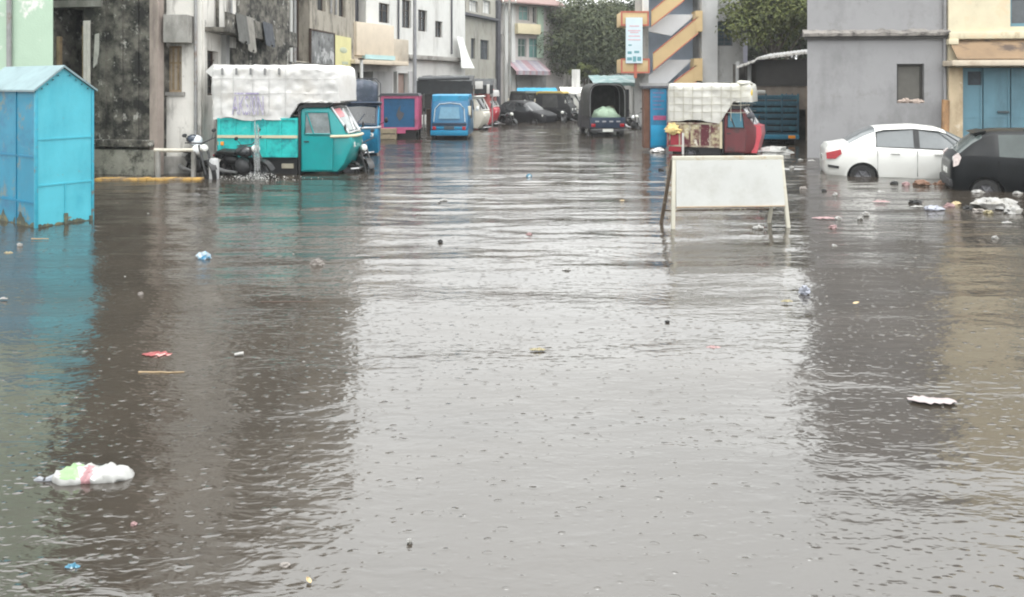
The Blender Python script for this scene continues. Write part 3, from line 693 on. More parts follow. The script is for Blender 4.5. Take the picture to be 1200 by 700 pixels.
# leaning plank at the house corner
x_, y_ = WX(1107, 21.9), 21.9
t_ = MB().box(-.11, .11, -.03, .03, 0, 1.75, ch=.01).build('wooden_plank', mat('brown_plank', (.30, .17, .08), .8, .3, 4, stain=(.08, .05, .03), ss=2, streak=5, st=(.46, .6)))
t_.location = (x_, y_, .0); t_.rotation_euler = (R(-7), R(7), R(10)); tag(t_, 'brown weathered plank leaning on the corner between the grey and cream houses', 'plank')
# ------------------------------------------------------------------ vehicles
tyre_m = mat('tyre_rubber', (.018, .018, .018), .8, .2, 8)
black_p = mat('black_trim', (.015, .015, .016), .45, .2, 6)
steel = mat('brushed_steel', (.45, .45, .46), .35, .1, 6, metal=.8)
alloy = mat('grey_rim', (.13, .13, .14), .5, .2, 6, metal=.3)
lamp_clear = mat('clear_lamp', (.72, .72, .68), .12, .1, 8, coat=.6)
red_lamp = mat('red_lamp', (.32, .015, .022), .2, .15, 8, coat=.6)
amber = mat('amber_lamp', (.75, .28, .03), .25, .1, 8, coat=.4)
carglass = mat('car_glass', (.11, .12, .125), .06, .15, 2, spec=.8)
darkcarglass = mat('dark_car_glass', (.02, .022, .025), .06, .2, 2, spec=.7)
clearscreen = mat('clear_windscreen', (.22, .24, .24), .08, .35, 4, spec=.7)

def wheel(parent, x, y, z, r, wd, rimm=alloy, steer=0):
    t = MB().lathe([(r * .62, -wd / 2), (r * .93, -wd / 2), (r, -wd * .3), (r, wd * .3), (r * .93, wd / 2), (r * .62, wd / 2), (r * .62, -wd / 2)], (0, 0, 0), 'y', 26).build('wheel', tyre_m, parent, loc=(x, y, z))
    k = MB(); s_ = 1 if y > 0 else -1
    k.lathe([(.001, s_ * wd * .30), (r * .16, s_ * wd * .34), (r * .2, s_ * wd * .18), (r * .5, s_ * wd * .12), (r * .60, s_ * wd * .42), (r * .66, s_ * wd * .42)], (0, 0, 0), 'y', 20)
    for i in range(6):
        a = i * PI / 3
        k.tube([(math.cos(a) * r * .15, s_ * wd * .3, math.sin(a) * r * .15), (math.cos(a) * r * .58, s_ * wd * .36, math.sin(a) * r * .58)], r * .075, 6)
    k.build('rim', rimm, t)
    if steer: t.rotation_euler = (0, 0, steer)
    return t

def car(name, label, cat, loc, rz, paint, st, glassrule, wheels, gl, low=False, extra=None, group=None):
    """st: list of stations (x, zb, zs, zt, w, wr); x = 0 is the rear bumper, +x the nose, y > 0 the left side"""
    t = thing(name, label, cat, loc, rz, group)
    def ring(s):
        x, zb, zs, zt, w, wr = s
        cab = zt - zs
        p = [(0, zb), (w * .86, zb), (w * .97, zb + .10), (w, zb + (zs - zb) * .52), (w * .985, zb + (zs - zb) * .80), (w * .955, zs)]
        if cab > .25: p += [(w * .925, zs + .025), (wr + (w - wr) * .13, zt - .10), (wr * .90, zt - .035), (wr * .55, zt), (0, zt + .008)]
        else: p += [(w * .94, zs + min(.02, cab * .2)), (w * .88, zs + cab * .55), (w * .76, zs + cab * .85), (w * .45, zt), (0, zt + .008)]
        return p
    verts = []; faces = []; mi = []
    n = 11
    for s in st:
        pr = ring(s)
        for y, z in pr: verts.append((s[0], y, z))
    o2 = len(verts)
    for s in st:
        for y, z in ring(s)[1:-1]: verts.append((s[0], -y, z))
    def li(i, j): return i * n + j
    def ri(i, j): return li(i, j) if j in (0, n - 1) else o2 + i * (n - 2) + j - 1
    for i in range(len(st) - 1):
        for j in range(n - 1):
            g = 1 if glassrule(i, j) else 0
            faces.append((li(i, j), li(i, j + 1), li(i + 1, j + 1), li(i + 1, j))); mi.append(g)
            faces.append((ri(i, j), ri(i + 1, j), ri(i + 1, j + 1), ri(i, j + 1))); mi.append(g)
    for i, rev in ((0, False), (len(st) - 1, True)):
        loop = [li(i, j) for j in range(n)] + [ri(i, j) for j in range(n - 2, 0, -1)]
        faces.append(loop[::-1] if rev else loop); mi.append(0)
    me = bpy.data.meshes.new('shell'); me.from_pydata(verts, [], faces)
    me.polygons.foreach_set('material_index', mi)
    for m_ in (paint, gl, black_p): me.materials.append(m_)
    me.update()
    bm = bmesh.new(); bm.from_mesh(me); bmesh.ops.recalc_face_normals(bm, faces=bm.faces[:]); bm.to_mesh(me); bm.free()
    tmp = bpy.data.objects.new('shell', me); COL.objects.link(tmp)
    cutters = []
    for (wx, wr_, wz) in wheels:
        for sgn in (-1, 1):
            cb = MB(); W = st[len(st) // 2][4]
            cb.lathe([(0.001, W - .24), (wr_, W - .24), (wr_, W + .2), (0.001, W + .2)], (wx, 0, wz), 'y', 36)
            if sgn < 0: cb.v = [(x, -y, z) for x, y, z in cb.v]; cb.f = [f[::-1] for f in cb.f]
            cb.m = [2] * len(cb.m)
            c = cb.build('cutter', [paint, gl, black_p]); cutters.append(c)
            bmc = bmesh.new(); bmc.from_mesh(c.data); bmesh.ops.remove_doubles(bmc, verts=bmc.verts[:], dist=.0015); bmesh.ops.recalc_face_normals(bmc, faces=bmc.faces[:]); bmc.to_mesh(c.data); bmc.free()
            md = tmp.modifiers.new('b', 'BOOLEAN'); md.operation = 'DIFFERENCE'; md.object = c; md.solver = 'EXACT'
    dg = bpy.context.evaluated_depsgraph_get()
    res = bpy.data.meshes.new_from_object(tmp.evaluated_get(dg))
    bm = bmesh.new(); bm.from_mesh(res)
    for c in cutters: bpy.data.objects.remove(c)
    bpy.data.objects.remove(tmp)
    # split by material, glass by connected pane
    def sub(fs, nm, m_, inset=0):
        vm = {}; vs = []; fl = []
        for f in fs:
            q = []
            for v in f.verts:
                if v.index not in vm: vm[v.index] = len(vs); vs.append(tuple(v.co))
                q.append(vm[v.index])
            fl.append(q)
        b = MB(); b.add(vs, fl, 0, True); return b.build(nm, m_, t, sharp=38)
    bm.verts.index_update()
    sub([f for f in bm.faces if f.material_index == 0], 'body', paint)
    gf = set(f for f in bm.faces if f.material_index == 2)
    while gf:
        seed = gf.pop(); isl = [seed]; stack = [seed]
        while stack:
            f = stack.pop()
            for e in f.edges:
                for g in e.link_faces:
                    if g in gf: gf.remove(g); isl.append(g); stack.append(g)
        sub(isl, 'wheel_well', black_p)
    gf = set(f for f in bm.faces if f.material_index == 1)
    while gf:
        seed = gf.pop(); isl = [seed]; stack = [seed]
        while stack:
            f = stack.pop()
            for e in f.edges:
                for g in e.link_faces:
                    if g in gf: gf.remove(g); isl.append(g); stack.append(g)
        cx = sum(f.calc_center_median().y for f in isl) / len(isl)
        xm = sum(f.calc_center_median().x for f in isl) / len(isl)
        nm = 'side_window' if abs(cx) > .25 else ('windscreen' if xm > 1.5 else 'rear_window')
        sub(isl, nm, gl)
    bm.free()
    for (wx, wr_, wz) in wheels:
        for sgn in (-1, 1): wheel(t, wx, sgn * (st[len(st) // 2][4] - .105), wz, wr_ - .055, .18)
    if extra: extra(t)
    return t

# --- white sedan -------------------------------------------------
white_paint = mat('white_car_paint', (.60, .60, .575), .3, .03, 2, coat=.5, stain=(.55, .54, .50), ss=.8, st=(.6, .8))
sed = [(0.00, .42, .80, .86, .62, .50), (.03, .30, .88, .94, .74, .60), (.10, .24, .95, 1.02, .80, .64), (.34, .20, .985, 1.06, .84, .66),
       (.52, .20, .99, 1.10, .845, .64), (.86, .20, .985, 1.335, .85, .58), (1.12, .20, .98, 1.445, .85, .56), (1.30, .20, .975, 1.475, .85, .565), (1.93, .20, .96, 1.515, .85, .575),
       (2.03, .20, .955, 1.515, .85, .575), (2.45, .20, .945, 1.47, .85, .565), (2.62, .20, .94, 1.41, .85, .56), (3.02, .20, .93, 1.20, .845, .60), (3.16, .20, .92, 1.02, .84, .66),
       (3.5, .20, .88, .97, .83, .64), (3.8, .22, .78, .88, .78, .58), (3.95, .26, .68, .76, .66, .5), (3.99, .36, .60, .64, .55, .4)]
def sed_glass(i, j):
    if j == 6 and i in (6, 7, 9, 10, 11): return True
    if j >= 7 and i in (4, 5): return True
    if j >= 7 and i in (11, 12): return True
    return False
def sed_extra(t):
    for s_ in (-1, 1):
        k = MB(); k.prism([(.02, .84), (.34, .93), (.36, .82), (.22, .70), (.03, .70)], s_ * .70, s_ * .845, 'y'); k.build('tail_lamp', red_lamp, t)
        k = MB(); k.prism([(3.55, .80), (3.93, .70), (3.9, .60), (3.6, .66)], s_ * .60, s_ * .79, 'y'); k.build('headlight', lamp_clear, t)
        k = MB(); k.ball((2.86, s_ * .95, 1.0), (.09, .11, .075), 12); k.tube([(2.92, s_ * .84, .97), (2.88, s_ * .93, .98)], .03, 6); k.build('mirror', white_paint, t)
        for hx in (1.52, 2.42):
            MB().box(hx - .1, hx + .1, s_ * .838, s_ * .868, .845, .88, ch=.012).build('handle', white_paint, t)
        # shut lines and window surround
        k = MB()
        for hx, a_ in ((1.98, .0), (2.98, .04), (1.14, -.02)):
            k.box(hx - .003, hx + .003, s_ * .80, s_ * .8515, .34, .93)
        k.build('door_gap', mat('gap_grey', (.12, .12, .12), .8, .1, 3), t)
        k = MB(); k.prism([(.06, .50), (.30, .47), (.30, .53), (.06, .56)], s_ * .74, s_ * .842, 'y'); k.build('bumper_slot', black_p, t)
        k = MB()
        pts = [(1.12, .985, 1.0), (1.13, 1.345, .92), (1.31, 1.385, .92), (1.93, 1.42, .92), (2.45, 1.375, .92), (2.62, 1.31, .92), (3.02, 1.03, .92), (3.0, .962, 1.0), (2.03, .985, 1), (1.12, .995, 1.0)]
        def yy(z): return .786 - (z - .98) * .404 + .006
        k.tube([(x, s_ * yy(z), z) for x, z, _ in pts], .016, 6, closed=False); k.build('window_trim', black_p, t)
        k = MB(); k.prism([(s_ * (yy(.98)), .98), (s_ * (yy(.98) + .006), .98), (s_ * (yy(1.42) + .006), 1.42), (s_ * yy(1.42), 1.42)], 1.92, 2.04, 'x'); k.build('door_pillar', black_p, t)
    MB().box(-.012, .02, -.26, .26, .62, .74).build('number_plate', lamp_clear, t)
rear_px, rD = 967, 18.35
ang_s = R(-17)
fw_ = Vector((math.cos(ang_s), math.sin(ang_s)))
sx = WX(rear_px, rD); off = Vector((-fw_.y, fw_.x)) * .80
car('white_sedan', 'white sedan standing sill deep in flood water in front of the grey house', 'car', (sx + off.x, rD + off.y, GZ), ang_s, white_paint, sed, sed_glass,
    [(.82, .345, .29), (3.12, .345, .29)], carglass, extra=sed_extra)

# --- black hatchback ---------------------------------------------
black_paint = mat('black_car_paint', (.006, .007, .008), .28, .3, 2, coat=.0, spec=.13, stain=(.018, .018, .018), ss=1.0, st=(.58, .8))
hat = [(0.0, .40, .78, .84, .60, .5), (.02, .30, .86, .92, .70, .58), (.08, .22, .94, 1.0, .765, .62), (.14, .20, .985, 1.07, .79, .60), (.40, .20, 1.0, 1.35, .80, .56), (.58, .20, 1.0, 1.475, .80, .555), (.74, .20, .99, 1.52, .80, .56),
       (.86, .20, .985, 1.54, .80, .57), (1.42, .20, .97, 1.555, .80, .57), (1.52, .20, .965, 1.555, .80, .57), (1.95, .20, .95, 1.53, .80, .565), (2.2, .20, .94, 1.46, .80, .56), (2.66, .20, .93, 1.17, .80, .60),
       (2.82, .20, .91, 1.02, .79, .62), (3.15, .21, .86, .95, .77, .6), (3.5, .24, .74, .84, .68, .5), (3.62, .30, .62, .70, .56, .4)]
def hat_glass(i, j):
    if j == 6 and i in (6 + 1, 9, 10, 11): return True
    if j >= 7 and i in (3, 4): return True
    if j >= 7 and i in (11, 12): return True
    return False
def hat_extra(t):
    for s_ in (-1, 1):
        k = MB(); k.prism([(.04, .98), (.13, 1.06), (.18, .98), (.13, .82), (.04, .78)], s_ * .66, s_ * .795, 'y'); lampb = k.build('tail_lamp', mat('pinkish_tail_lamp', (.58, .50, .48), .15, .3, 20, coat=.7), t)
        k = MB(); k.prism([(3.1, .84), (3.55, .70), (3.5, .58), (3.2, .62)], s_ * .55, s_ * .74, 'y'); k.build('headlight', lamp_clear, t)
        k = MB(); k.ball((2.5, s_ * .9, 1.0), (.09, .11, .075), 12); k.tube([(2.56, s_ * .78, .97), (2.52, s_ * .88, .98)], .03, 6); k.build('mirror', black_paint, t)
        MB().box(1.76, 1.96, s_ * .79, s_ * .818, .83, .865, ch=.012).build('handle', black_paint, t)
        k = MB()
        for hx in (1.47, 2.5, .84): k.box(hx - .006, hx + .006, s_ * .76, s_ * .8025, .34, .93)
        k.build('door_gap', mat('gap_black', (.004, .004, .004), .9, .1, 3), t)
    MB().prism([(.50, 1.43), (.66, 1.49), (.66, 1.515), (.44, 1.46)], -.5, .5, 'y').build('spoiler', black_paint, t)
    MB().box(-.012, .02, -.26, .26, .60, .72).build('number_plate', lamp_clear, t)
    MB().box(-.03, .12, -.70, .70, .36, .52, ch=.03).build('bumper', mat('dull_black_plastic', (.03, .03, .032), .6, .15, 5), t)
rD, rear_px = 15.75, 1111
ang_h = R(-22); fw_ = Vector((math.cos(ang_h), math.sin(ang_h))); off = Vector((-fw_.y, fw_.x)) * .76
hatch = car('black_hatchback', 'black hatchback half out of frame with white rubbish floating against its rear wheel', 'car', (WX(rear_px, rD) + off.x + .06, rD + off.y, GZ), ang_h, black_paint, hat, hat_glass,
    [(.62, .325, .275), (2.95, .325, .275)], mat('greenish_car_glass', (.055, .068, .066), .12, .2, 2, spec=.5), extra=hat_extra)

# --- crumpled cloth helper: a rounded bale under a sheet --------------------
def bale(x0, x1, hw_, z0, z1, seed=0, amp=.03, rnd=.18, nx=36, nc=40, sag=.0, hem=.0, flare=0.0, mi=None, arch=0.0, clamp=None):
    b = MB(); vs = []; H_ = z1 - z0
    for i in range(nx + 1):
        f = i / nx; x = x0 + (x1 - x0) * f
        e = min(1, min(f, 1 - f) * nx / 2.2); endr = math.sqrt(max(0, 1 - (1 - e) ** 2)) if e < 1 else 1
        for k in range(nc + 1):
            a = k / nc                    # 0 = right hem, 1 = left hem, over the top
            per = 2 * H_ + 2 * hw_; d = a * per
            if d < H_: y, z = -hw_, z0 + d
            elif d < H_ + 2 * hw_: y, z = -hw_ + (d - H_), z1
            else: y, z = hw_, z1 - (d - H_ - 2 * hw_)
            # round the shoulders
            dz = z1 - z; dy = hw_ - abs(y)
            if dz < rnd and dy < rnd:
                cy, cz = hw_ - rnd, z1 - rnd
                vy, vz = abs(y) - cy, z - cz; l = math.hypot(vy, vz) or 1
                s_ = rnd / l; y = math.copysign(cy + vy * s_, y); z = cz + vz * s_
            z += arch * (1 - (y / hw_) ** 2) * (1 if z > z0 + H_ * .5 else 0)
            nv = Vector((x * 1.7 + seed, y * 2.2, z * 2.2))
            q = amp * (mnoise.noise(nv) + .6 * mnoise.noise(nv * 2.7) + .35 * mnoise.noise(nv * 6))
            hm = hem * mnoise.noise(Vector((x * 1.6, seed, y))) if abs(z - z0) < 1e-6 else 0
            yo = math.copysign(1, y) * (q + flare * (1 - (z - z0) / H_))
            zz_ = z0 + (z - z0) * (.80 + .20 * endr) + q * .7 - sag * math.sin(PI * f) * (z - z0) / H_ + hm
            if seed == 3: q2 = .035 * max(0, min(1, (x - 1.6) / .5)) * (mnoise.noise(Vector((x * 3 + z * 4, z * 2, 4))) + .6 * mnoise.noise(Vector((x * 5 - z * 7, z * 3, 8)))); yo += math.copysign(q2, y); zz_ += q2
            if clamp: zz_ = max(zz_, clamp(x) + .02 * math.sin(x * 14 + k))
            vs.append((x, (y + yo) * (.90 + .10 * endr), zz_))
    fs = [(i * (nc + 1) + k, (i + 1) * (nc + 1) + k, (i + 1) * (nc + 1) + k + 1, i * (nc + 1) + k + 1) for i in range(nx) for k in range(nc)]
    fs.append([k for k in range(nc + 1)]); fs.append([nx * (nc + 1) + k for k in range(nc, -1, -1)])
    b.add(vs, fs, 0, True)
    return b
def straps(x0, x1, hw_, z0, z1, xs_, zs_, r=.012, rnd=.12, o=.03):
    b = MB()
    for x in xs_:
        w_, h_ = hw_ + o, z1 + o
        b.tube([(x, -w_, z0), (x, -w_, h_ - rnd), (x, -w_ + rnd, h_), (x, w_ - rnd, h_), (x, w_, h_ - rnd), (x, w_, z0)], r, 6)
    for z in zs_:
        for s_ in (-1, 1): b.tube([(x0 + (x1 - x0) * i / 12, s_ * (hw_ + o + .006 * math.sin(i * 2.3)), z + .012 * math.sin(i * 1.1)) for i in range(13)], r, 6)
    return b

# --- cargo three-wheeler -------------------------------------------
def cargo_trike(label, loc, rz, p, group='three-wheelers parked along the flooded street', name='cargo_three_wheeler'):
    t = thing(name, label, 'three-wheeler', loc, rz, group)
    xb, xf, w_, b0, b1 = p['bed_x'], p['front'], p['w'], p['bed_z0'], p['bed_z1']
    hw_ = w_ / 2; bm_, cm = p['bed'], p['cab']
    # load bed
    k = MB(); k.box(0, xb, -hw_, hw_, b0, b0 + .06)
    for s_ in (-1, 1): k.box(0, xb, s_ * (hw_ - .05), s_ * hw_, b0 + .06, b1)
    k.box(xb - .05, xb, -hw_ + .05, hw_ - .05, b0 + .06, b1)
    bed = k.build('cargo_bed', bm_, t)
    tg = MB().box(-.03, .02, -hw_ + .04, hw_ - .04, b0 + .04, b1).build('tailgate', p.get('gate', bm_), t)
    for s_ in (-1, 1):
        k = MB()
        for i in range(6):
            x = .03 + (xb - .1) * i / 5; k.box(x, x + .05, s_ * hw_, s_ * (hw_ + .022), b0 + .01, b1 - .01)
        k.box(0, xb, s_ * hw_, s_ * (hw_ + .028), b1 - .05, b1)
        k.box(0, xb, s_ * hw_, s_ * (hw_ + .028), b0, b0 + .05)
        k.build('bed_rib', p.get('rib', bm_), bed)
    if 'stripe' in p:
        k = MB()
        for s_ in (-1, 1): k.box(.0, xb, s_ * hw_, s_ * (hw_ + .034), p['stripe'][0], p['stripe'][1])
        k.build('stripe', p['stripe_m'], bed)
    for s_ in (-1, 1):
        MB().box(-.045, -.02, s_ * (hw_ - .16), s_ * (hw_ - .05), b0 - .02, b0 + .10, ch=.008).build('tail_lamp', red_lamp, t)
    MB().box(.12, xb - .05, -hw_ + .10, hw_ - .10, .30, b0 - .01).build('underbed_fill', black_p, t)  # black block added to fill in the dark under the bed
    # chassis
    MB().box(.1, xf - .4, -.28, .28, b0 - .16, b0 - .006).build('chassis', black_p, t)
    # cab: rounded side profile
    z0, zt, ws, nose = p['cab_z0'], p['cab_z1'], p['screen'], p['nose']
    xr = xb + .04; cw_ = hw_ * p.get('cw', .93)
    prof = [(xr, z0), (xr, zt - .05), (xr + .08, zt), (ws[0][0] - .04, zt), ws[0], ws[1], (xf - .02, ws[1][1] - .10), (xf, ws[1][1] - .28), (xf - nose * .55, z0 + .18), (xf - nose, z0)]
    N_ = 12
    # body of the cab tapers towards the nose and is rounded over its corners
    b = MB(); rows = []
    ys = [-1, -.97, -.85, -.5, 0, .5, .85, .97, 1]
    vs = []
    cx_, cz_ = sum(q[0] for q in prof) / len(prof), sum(q[1] for q in prof) / len(prof)
    for yv in ys:
        e = {1: .93, .97: .985, .85: 1, .5: 1, 0: 1}[abs(yv)]
        for (x, z) in prof:
            taper = 1 - p.get('taper', .22) * max(0, (x - ws[0][0]) / (xf - ws[0][0] + 1e-6))
            bow = .05 * (1 - yv * yv) * max(0, (x - ws[0][0]) / (xf - ws[0][0] + 1e-6))
            vs.append((cx_ + (x - cx_) * e + bow, yv * cw_ * taper, cz_ + (z - cz_) * e))
    n = len(prof)
    fs = [(i * n + k, i * n + (k + 1) % n, (i + 1) * n + (k + 1) % n, (i + 1) * n + k) for i in range(len(ys) - 1) for k in range(n)]
    fs += [[k for k in range(n)][::-1], [(len(ys) - 1) * n + k for k in range(n)]]
    b.add(vs, fs, 0, True); cab = b.build('cab', cm, t, sharp=32)
    k = MB().box(xr - .05, xr + .02, -cw_ - .03, cw_ + .03, z0 - .05, zt + .01, ch=.02); k.build('cab_frame', p.get('frame', black_p), cab)
    k = MB(); k.prism([(xr - .06, zt - .12), (xr - .04, zt + .02), (xr + .22, zt + .10), (ws[0][0] + .02, zt + .12), (ws[0][0] + .14, zt + .085), (ws[0][0] - .05, zt + .0), (xr + .1, zt - .01)], -cw_ - .05, cw_ + .05, 'y'); k.build('cab_roof', p.get('roof', black_p), cab)
    # windscreen
    dx, dz = ws[1][0] - ws[0][0], ws[1][1] - ws[0][1]; ln = math.hypot(dx, dz); ux, uz = dx / ln, dz / ln; nx_, nz_ = -uz, ux
    if nx_ < 0: nx_, nz_ = -nx_, -nz_
    wsy = cw_ * .86
    def wp(s_, y, o): return (ws[0][0] + dx * s_ + nx_ * o + .05 * (1 - (y / cw_) ** 2) * s_ * .0, y, ws[0][1] + dz * s_ + nz_ * o)
    k = MB()
    bow = [-.98, -.6, 0, .6, .98]
    for i in range(4):
        ya, yb = bow[i], bow[i + 1]
        o_ = lambda q: .012 + .06 * (1 - q * q)
        def ty(q, s_): return q * wsy * (1 - .17 * s_)
        k.add([wp(.06, ty(ya, .06), o_(ya)), wp(.06, ty(yb, .06), o_(yb)), wp(.93, ty(yb, .93), o_(yb)), wp(.93, ty(ya, .93), o_(ya))], [(0, 1, 2, 3)], 0, True)
    wsn = k.build('windscreen', p.get('glass', clearscreen), t)
    k = MB()
    for q in (-1, 1):
        k.tube([wp(.0, q * wsy * 1.0, .02), wp(1.0, q * wsy * .85, .02)], .035, 6)
    k.tube([wp(.0, -wsy, .03), wp(0, 0, .085), wp(0, wsy, .03)], .03, 6); k.tube([wp(1., -wsy * .85, .03), wp(1, 0, .085), wp(1., wsy * .85, .03)], .03, 6)
    k.tube([wp(.95, -.1, .08), wp(.45, .15, .09)], .012, 5); k.build('windscreen_frame', p.get('wsf', steel), wsn)
    if 'sticker' in p:
        k = MB(); qs_ = (-.96, -.75, -.5, -.25)
        for qa_, qb_ in zip(qs_[:-1], qs_[1:]): k.add([wp(.08, qa_ * wsy, .022 + .06 * (1 - qa_ * qa_)), wp(.08, qb_ * wsy, .022 + .06 * (1 - qb_ * qb_)), wp(.40, qb_ * wsy * .93, .024 + .06 * (1 - qb_ * qb_)), wp(.40, qa_ * wsy * .93, .024 + .06 * (1 - qa_ * qa_))], [(0, 1, 2, 3)])
        k.build('sticker', p['sticker'], wsn)
    # side doors and windows
    wz0, wz1 = p['win']
    for s_ in (-1, 1):
        y = s_ * (cw_ + .004); y2 = s_ * (cw_ + .014)
        slope = lambda z: ws[0][0] + (ws[0][1] - z) * (dx / -dz) if z < ws[0][1] else ws[0][0]
        pa, pb = xr + .12, ws[0][0] - .03
        k = MB(); k.prism([(pa, wz0), (pb + .06, wz0), (pb, wz1), (pa + .02, wz1)], s_ * (cw_ * .93), y, 'y'); sw = k.build('side_window', p.get('sglass', carglass), t)
        k = MB(); k.tube([(pa, y, wz0), (pb + .06, y, wz0), (pb, y, wz1), (pa + .02, y, wz1)], .022, 6, closed=True); k.tube([(pa + .05, y2, wz1 - .02), (pa + .22, y2, wz0)], .018, 6); k.build('window_frame', p.get('wfm', cm), sw)
        k = MB(); k.prism([(xr + .06, z0 + .06), (pb + .10, z0 + .06), (pb + .12, wz0 - .06), (xr + .06, wz0 - .06)], s_ * (cw_ * .93), y, 'y'); dr = k.build('door', p.get('door', cm), t)
        k = MB(); k.box(xr + .10, xr + .22, y, y2 + s_ * .012, wz0 - .20, wz0 - .17); k.build('handle', black_p, dr)
        k = MB(); k.tube([(ws[1][0] - .02, s_ * cw_ * .86, ws[1][1] + .02), (ws[1][0] + .02, s_ * (cw_ + .12), ws[1][1] + .12)], .012, 5); k.ball((ws[1][0] + .02, s_ * (cw_ + .13), ws[1][1] + .16), (.025, .06, .09), 8); k.build('mirror', black_p, t)
        hl = p.get('hl', .55)
        k = MB(); k.lathe([(.001, .05), (.06, .045), (.085, .01), (.09, -.06), (.05, -.1)], (xf - .02, s_ * cw_ * .48, ws[1][1] - .27), 'x', 14); k.build('headlight', lamp_clear, t)
    if 'band' in p:
        k = MB(); bz = ws[1][1] - .06
        k.tube([(ws[0][0] + .02, -cw_ - .01, bz), (xf - .12, -cw_ * .87, bz), (xf + .02, -cw_ * .6, bz), (xf + .06, 0, bz), (xf + .02, cw_ * .6, bz), (xf - .12, cw_ * .87, bz), (ws[0][0] + .02, cw_ + .01, bz)], .035, 8)
        k.build('band', p['band'], cab)
    if 'nose_m' in p:
        k = MB(); k.prism([(xf - .14, ws[1][1] + .02), (xf + .07, ws[1][1] - .04), (xf + .09, ws[1][1] - .3), (xf - .05, z0 + .02), (xf - .22, z0 + .02)], -cw_ * .8, cw_ * .8, 'y'); k.build('nose_panel', p['nose_m'], t)
    # wheels, mudguard, bumper
    wr_ = p.get('wr', .27)
    wheel(t, xf - .22, .001, wr_, wr_, .12)
    k = MB(); pts = [(xf - .22 + (wr_ + .05) * math.cos(a), 0, wr_ + (wr_ + .05) * math.sin(a)) for a in [R(q) for q in range(15, 170, 15)]]
    for i in range(len(pts) - 1):
        (xa, _, za), (xc, _, zc) = pts[i], pts[i + 1]
        k.add([(xa, -.1, za), (xa, .1, za), (xc, .1, zc), (xc, -.1, zc)], [(0, 1, 2, 3)], 0, True)
    k.build('mudguard', p.get('mud', black_p), t)
    for s_ in (-1, 1): wheel(t, xb * .42, s_ * (hw_ - .12), wr_, wr_, .14)
    k = MB(); k.tube([(xf - .06, -cw_ * .6, .42), (xf + .10, -cw_ * .4, .42), (xf + .10, cw_ * .4, .42), (xf - .06, cw_ * .6, .42)], .022, 6); k.build('bumper', p.get('bump', steel), t)
    return t

tarp_white = mat('white_tarp', (.57, .56, .545), .5, .05, 2.5, stain=(.50, .47, .43), ss=1.5, st=(.5, .75), bump=.6, bs=5)
strap_m = mat('grey_rope', (.42, .41, .40), .8, .2, 6)
teal = mat('teal_paint', (.0, .235, .24), .4, .10, 2, coat=.3, stain=(.02, .20, .21), ss=1.6, st=(.55, .7))
teal_bed = mat('bright_teal_paint', (.02, .43, .41), .5, .14, 3, stain=(.01, .20, .22), ss=2.0, st=(.50, .62), stain2=(.18, .46, .43), st2=(.6, .7), ss2=1.2)
cream_stripe = mat('cream_stripe', (.52, .46, .32), .5, .1, 5)
pink_sticker = mat('pink_sticker', (.75, .28, .30), .5, .1, 5)
tD = 18.55
teal_p = dict(bed_x=1.98, front=3.24, w=1.45, bed_z0=.72, bed_z1=1.66, bed=teal_bed, rib=teal_bed, cab=teal, cab_z0=.36, cab_z1=1.92,
              screen=((2.74, 1.90), (3.14, 1.28)), nose=.34, win=(1.28, 1.80), stripe=(1.18, 1.245), stripe_m=cream_stripe, band=cream_stripe, sticker=pink_sticker, sglass=clearscreen)
ang_t = R(-4); px0, py0 = WX(255, tD), tD
offt = Vector((-math.sin(ang_t), math.cos(ang_t))) * .725
TT = cargo_trike('teal cargo three-wheeler loaded high under a white tarp, nearest on the left', (px0 + offt.x, py0 + offt.y, GZ), ang_t, teal_p)
b = bale(-.16, 3.02, .76, 1.62, 2.93, seed=3, amp=.045, rnd=.14, nx=70, nc=80, hem=.10, clamp=lambda x: 1.5 if x < 1.75 else min(2.05, 1.62 + (x - 1.75) * 1.5))
tp = b.build('tarp', tarp_white, TT)
k = MB(); k.prism([(-.30, 2.78), (-.10, 2.96), (-.1, 2.62)], -.74, .74, 'y'); k.build('tarp_flap', tarp_white, tp)
straps(-.14, 3.0, .775, 1.72, 2.93, (.12, .42, .90, 1.3, 1.70), (2.6, 2.25), .006, .12, .02).build('rope', strap_m, tp)
for i in range(5):
    x = .12 + .35 * i; MB().box(x, x + .05, -.80, -.785, 2.70, 2.86).build('tarp_slit', mat('dark_slit', (.2, .2, .2), .9, .1, 5), tp)
def text_on(parent, s_, size, loc, rot, m_, name='printing', ext=.004, sx_=1.0):
    cu = bpy.data.curves.new(name, 'FONT'); cu.body = s_; cu.size = size; cu.extrude = ext; cu.align_x = 'CENTER'; cu.align_y = 'CENTER'
    to = bpy.data.objects.new(name, cu); COL.objects.link(to)
    me = bpy.data.meshes.new_from_object(to.evaluated_get(bpy.context.evaluated_depsgraph_get()))
    bpy.data.objects.remove(to)
    o = bpy.data.objects.new(name, me); COL.objects.link(o); me.materials.clear(); me.materials.append(m_)
    o.parent = parent; o.location = loc; o.rotation_euler = rot; o.scale = (sx_, 1, 1); return o
purple = mat('faded_purple_ink', (.30, .27, .40), .8, .15, 9, stain=(.62, .60, .64), ss=6, st=(.5, .6))
text_on(tp, 'AKS/0N', .66, (.80, -.83, 1.94), (R(90), 0, 0), purple, sx_=.36)
k = MB(); k.box(.46, 1.05, -.822, -.80, 2.23, 2.27); k.build('printing', purple, tp)
# amber mark on the tail corner
MB().box(.01, .16, -.745, -.725, 1.0, 1.09, ch=.01).build('reflector', amber, TT)
MB().box(1.55, 1.85, -.66, -.60, .44, .56, ch=.02).build('battery_box', mat('dirty_cream', (.34, .31, .24), .7, .2, 4), TT)

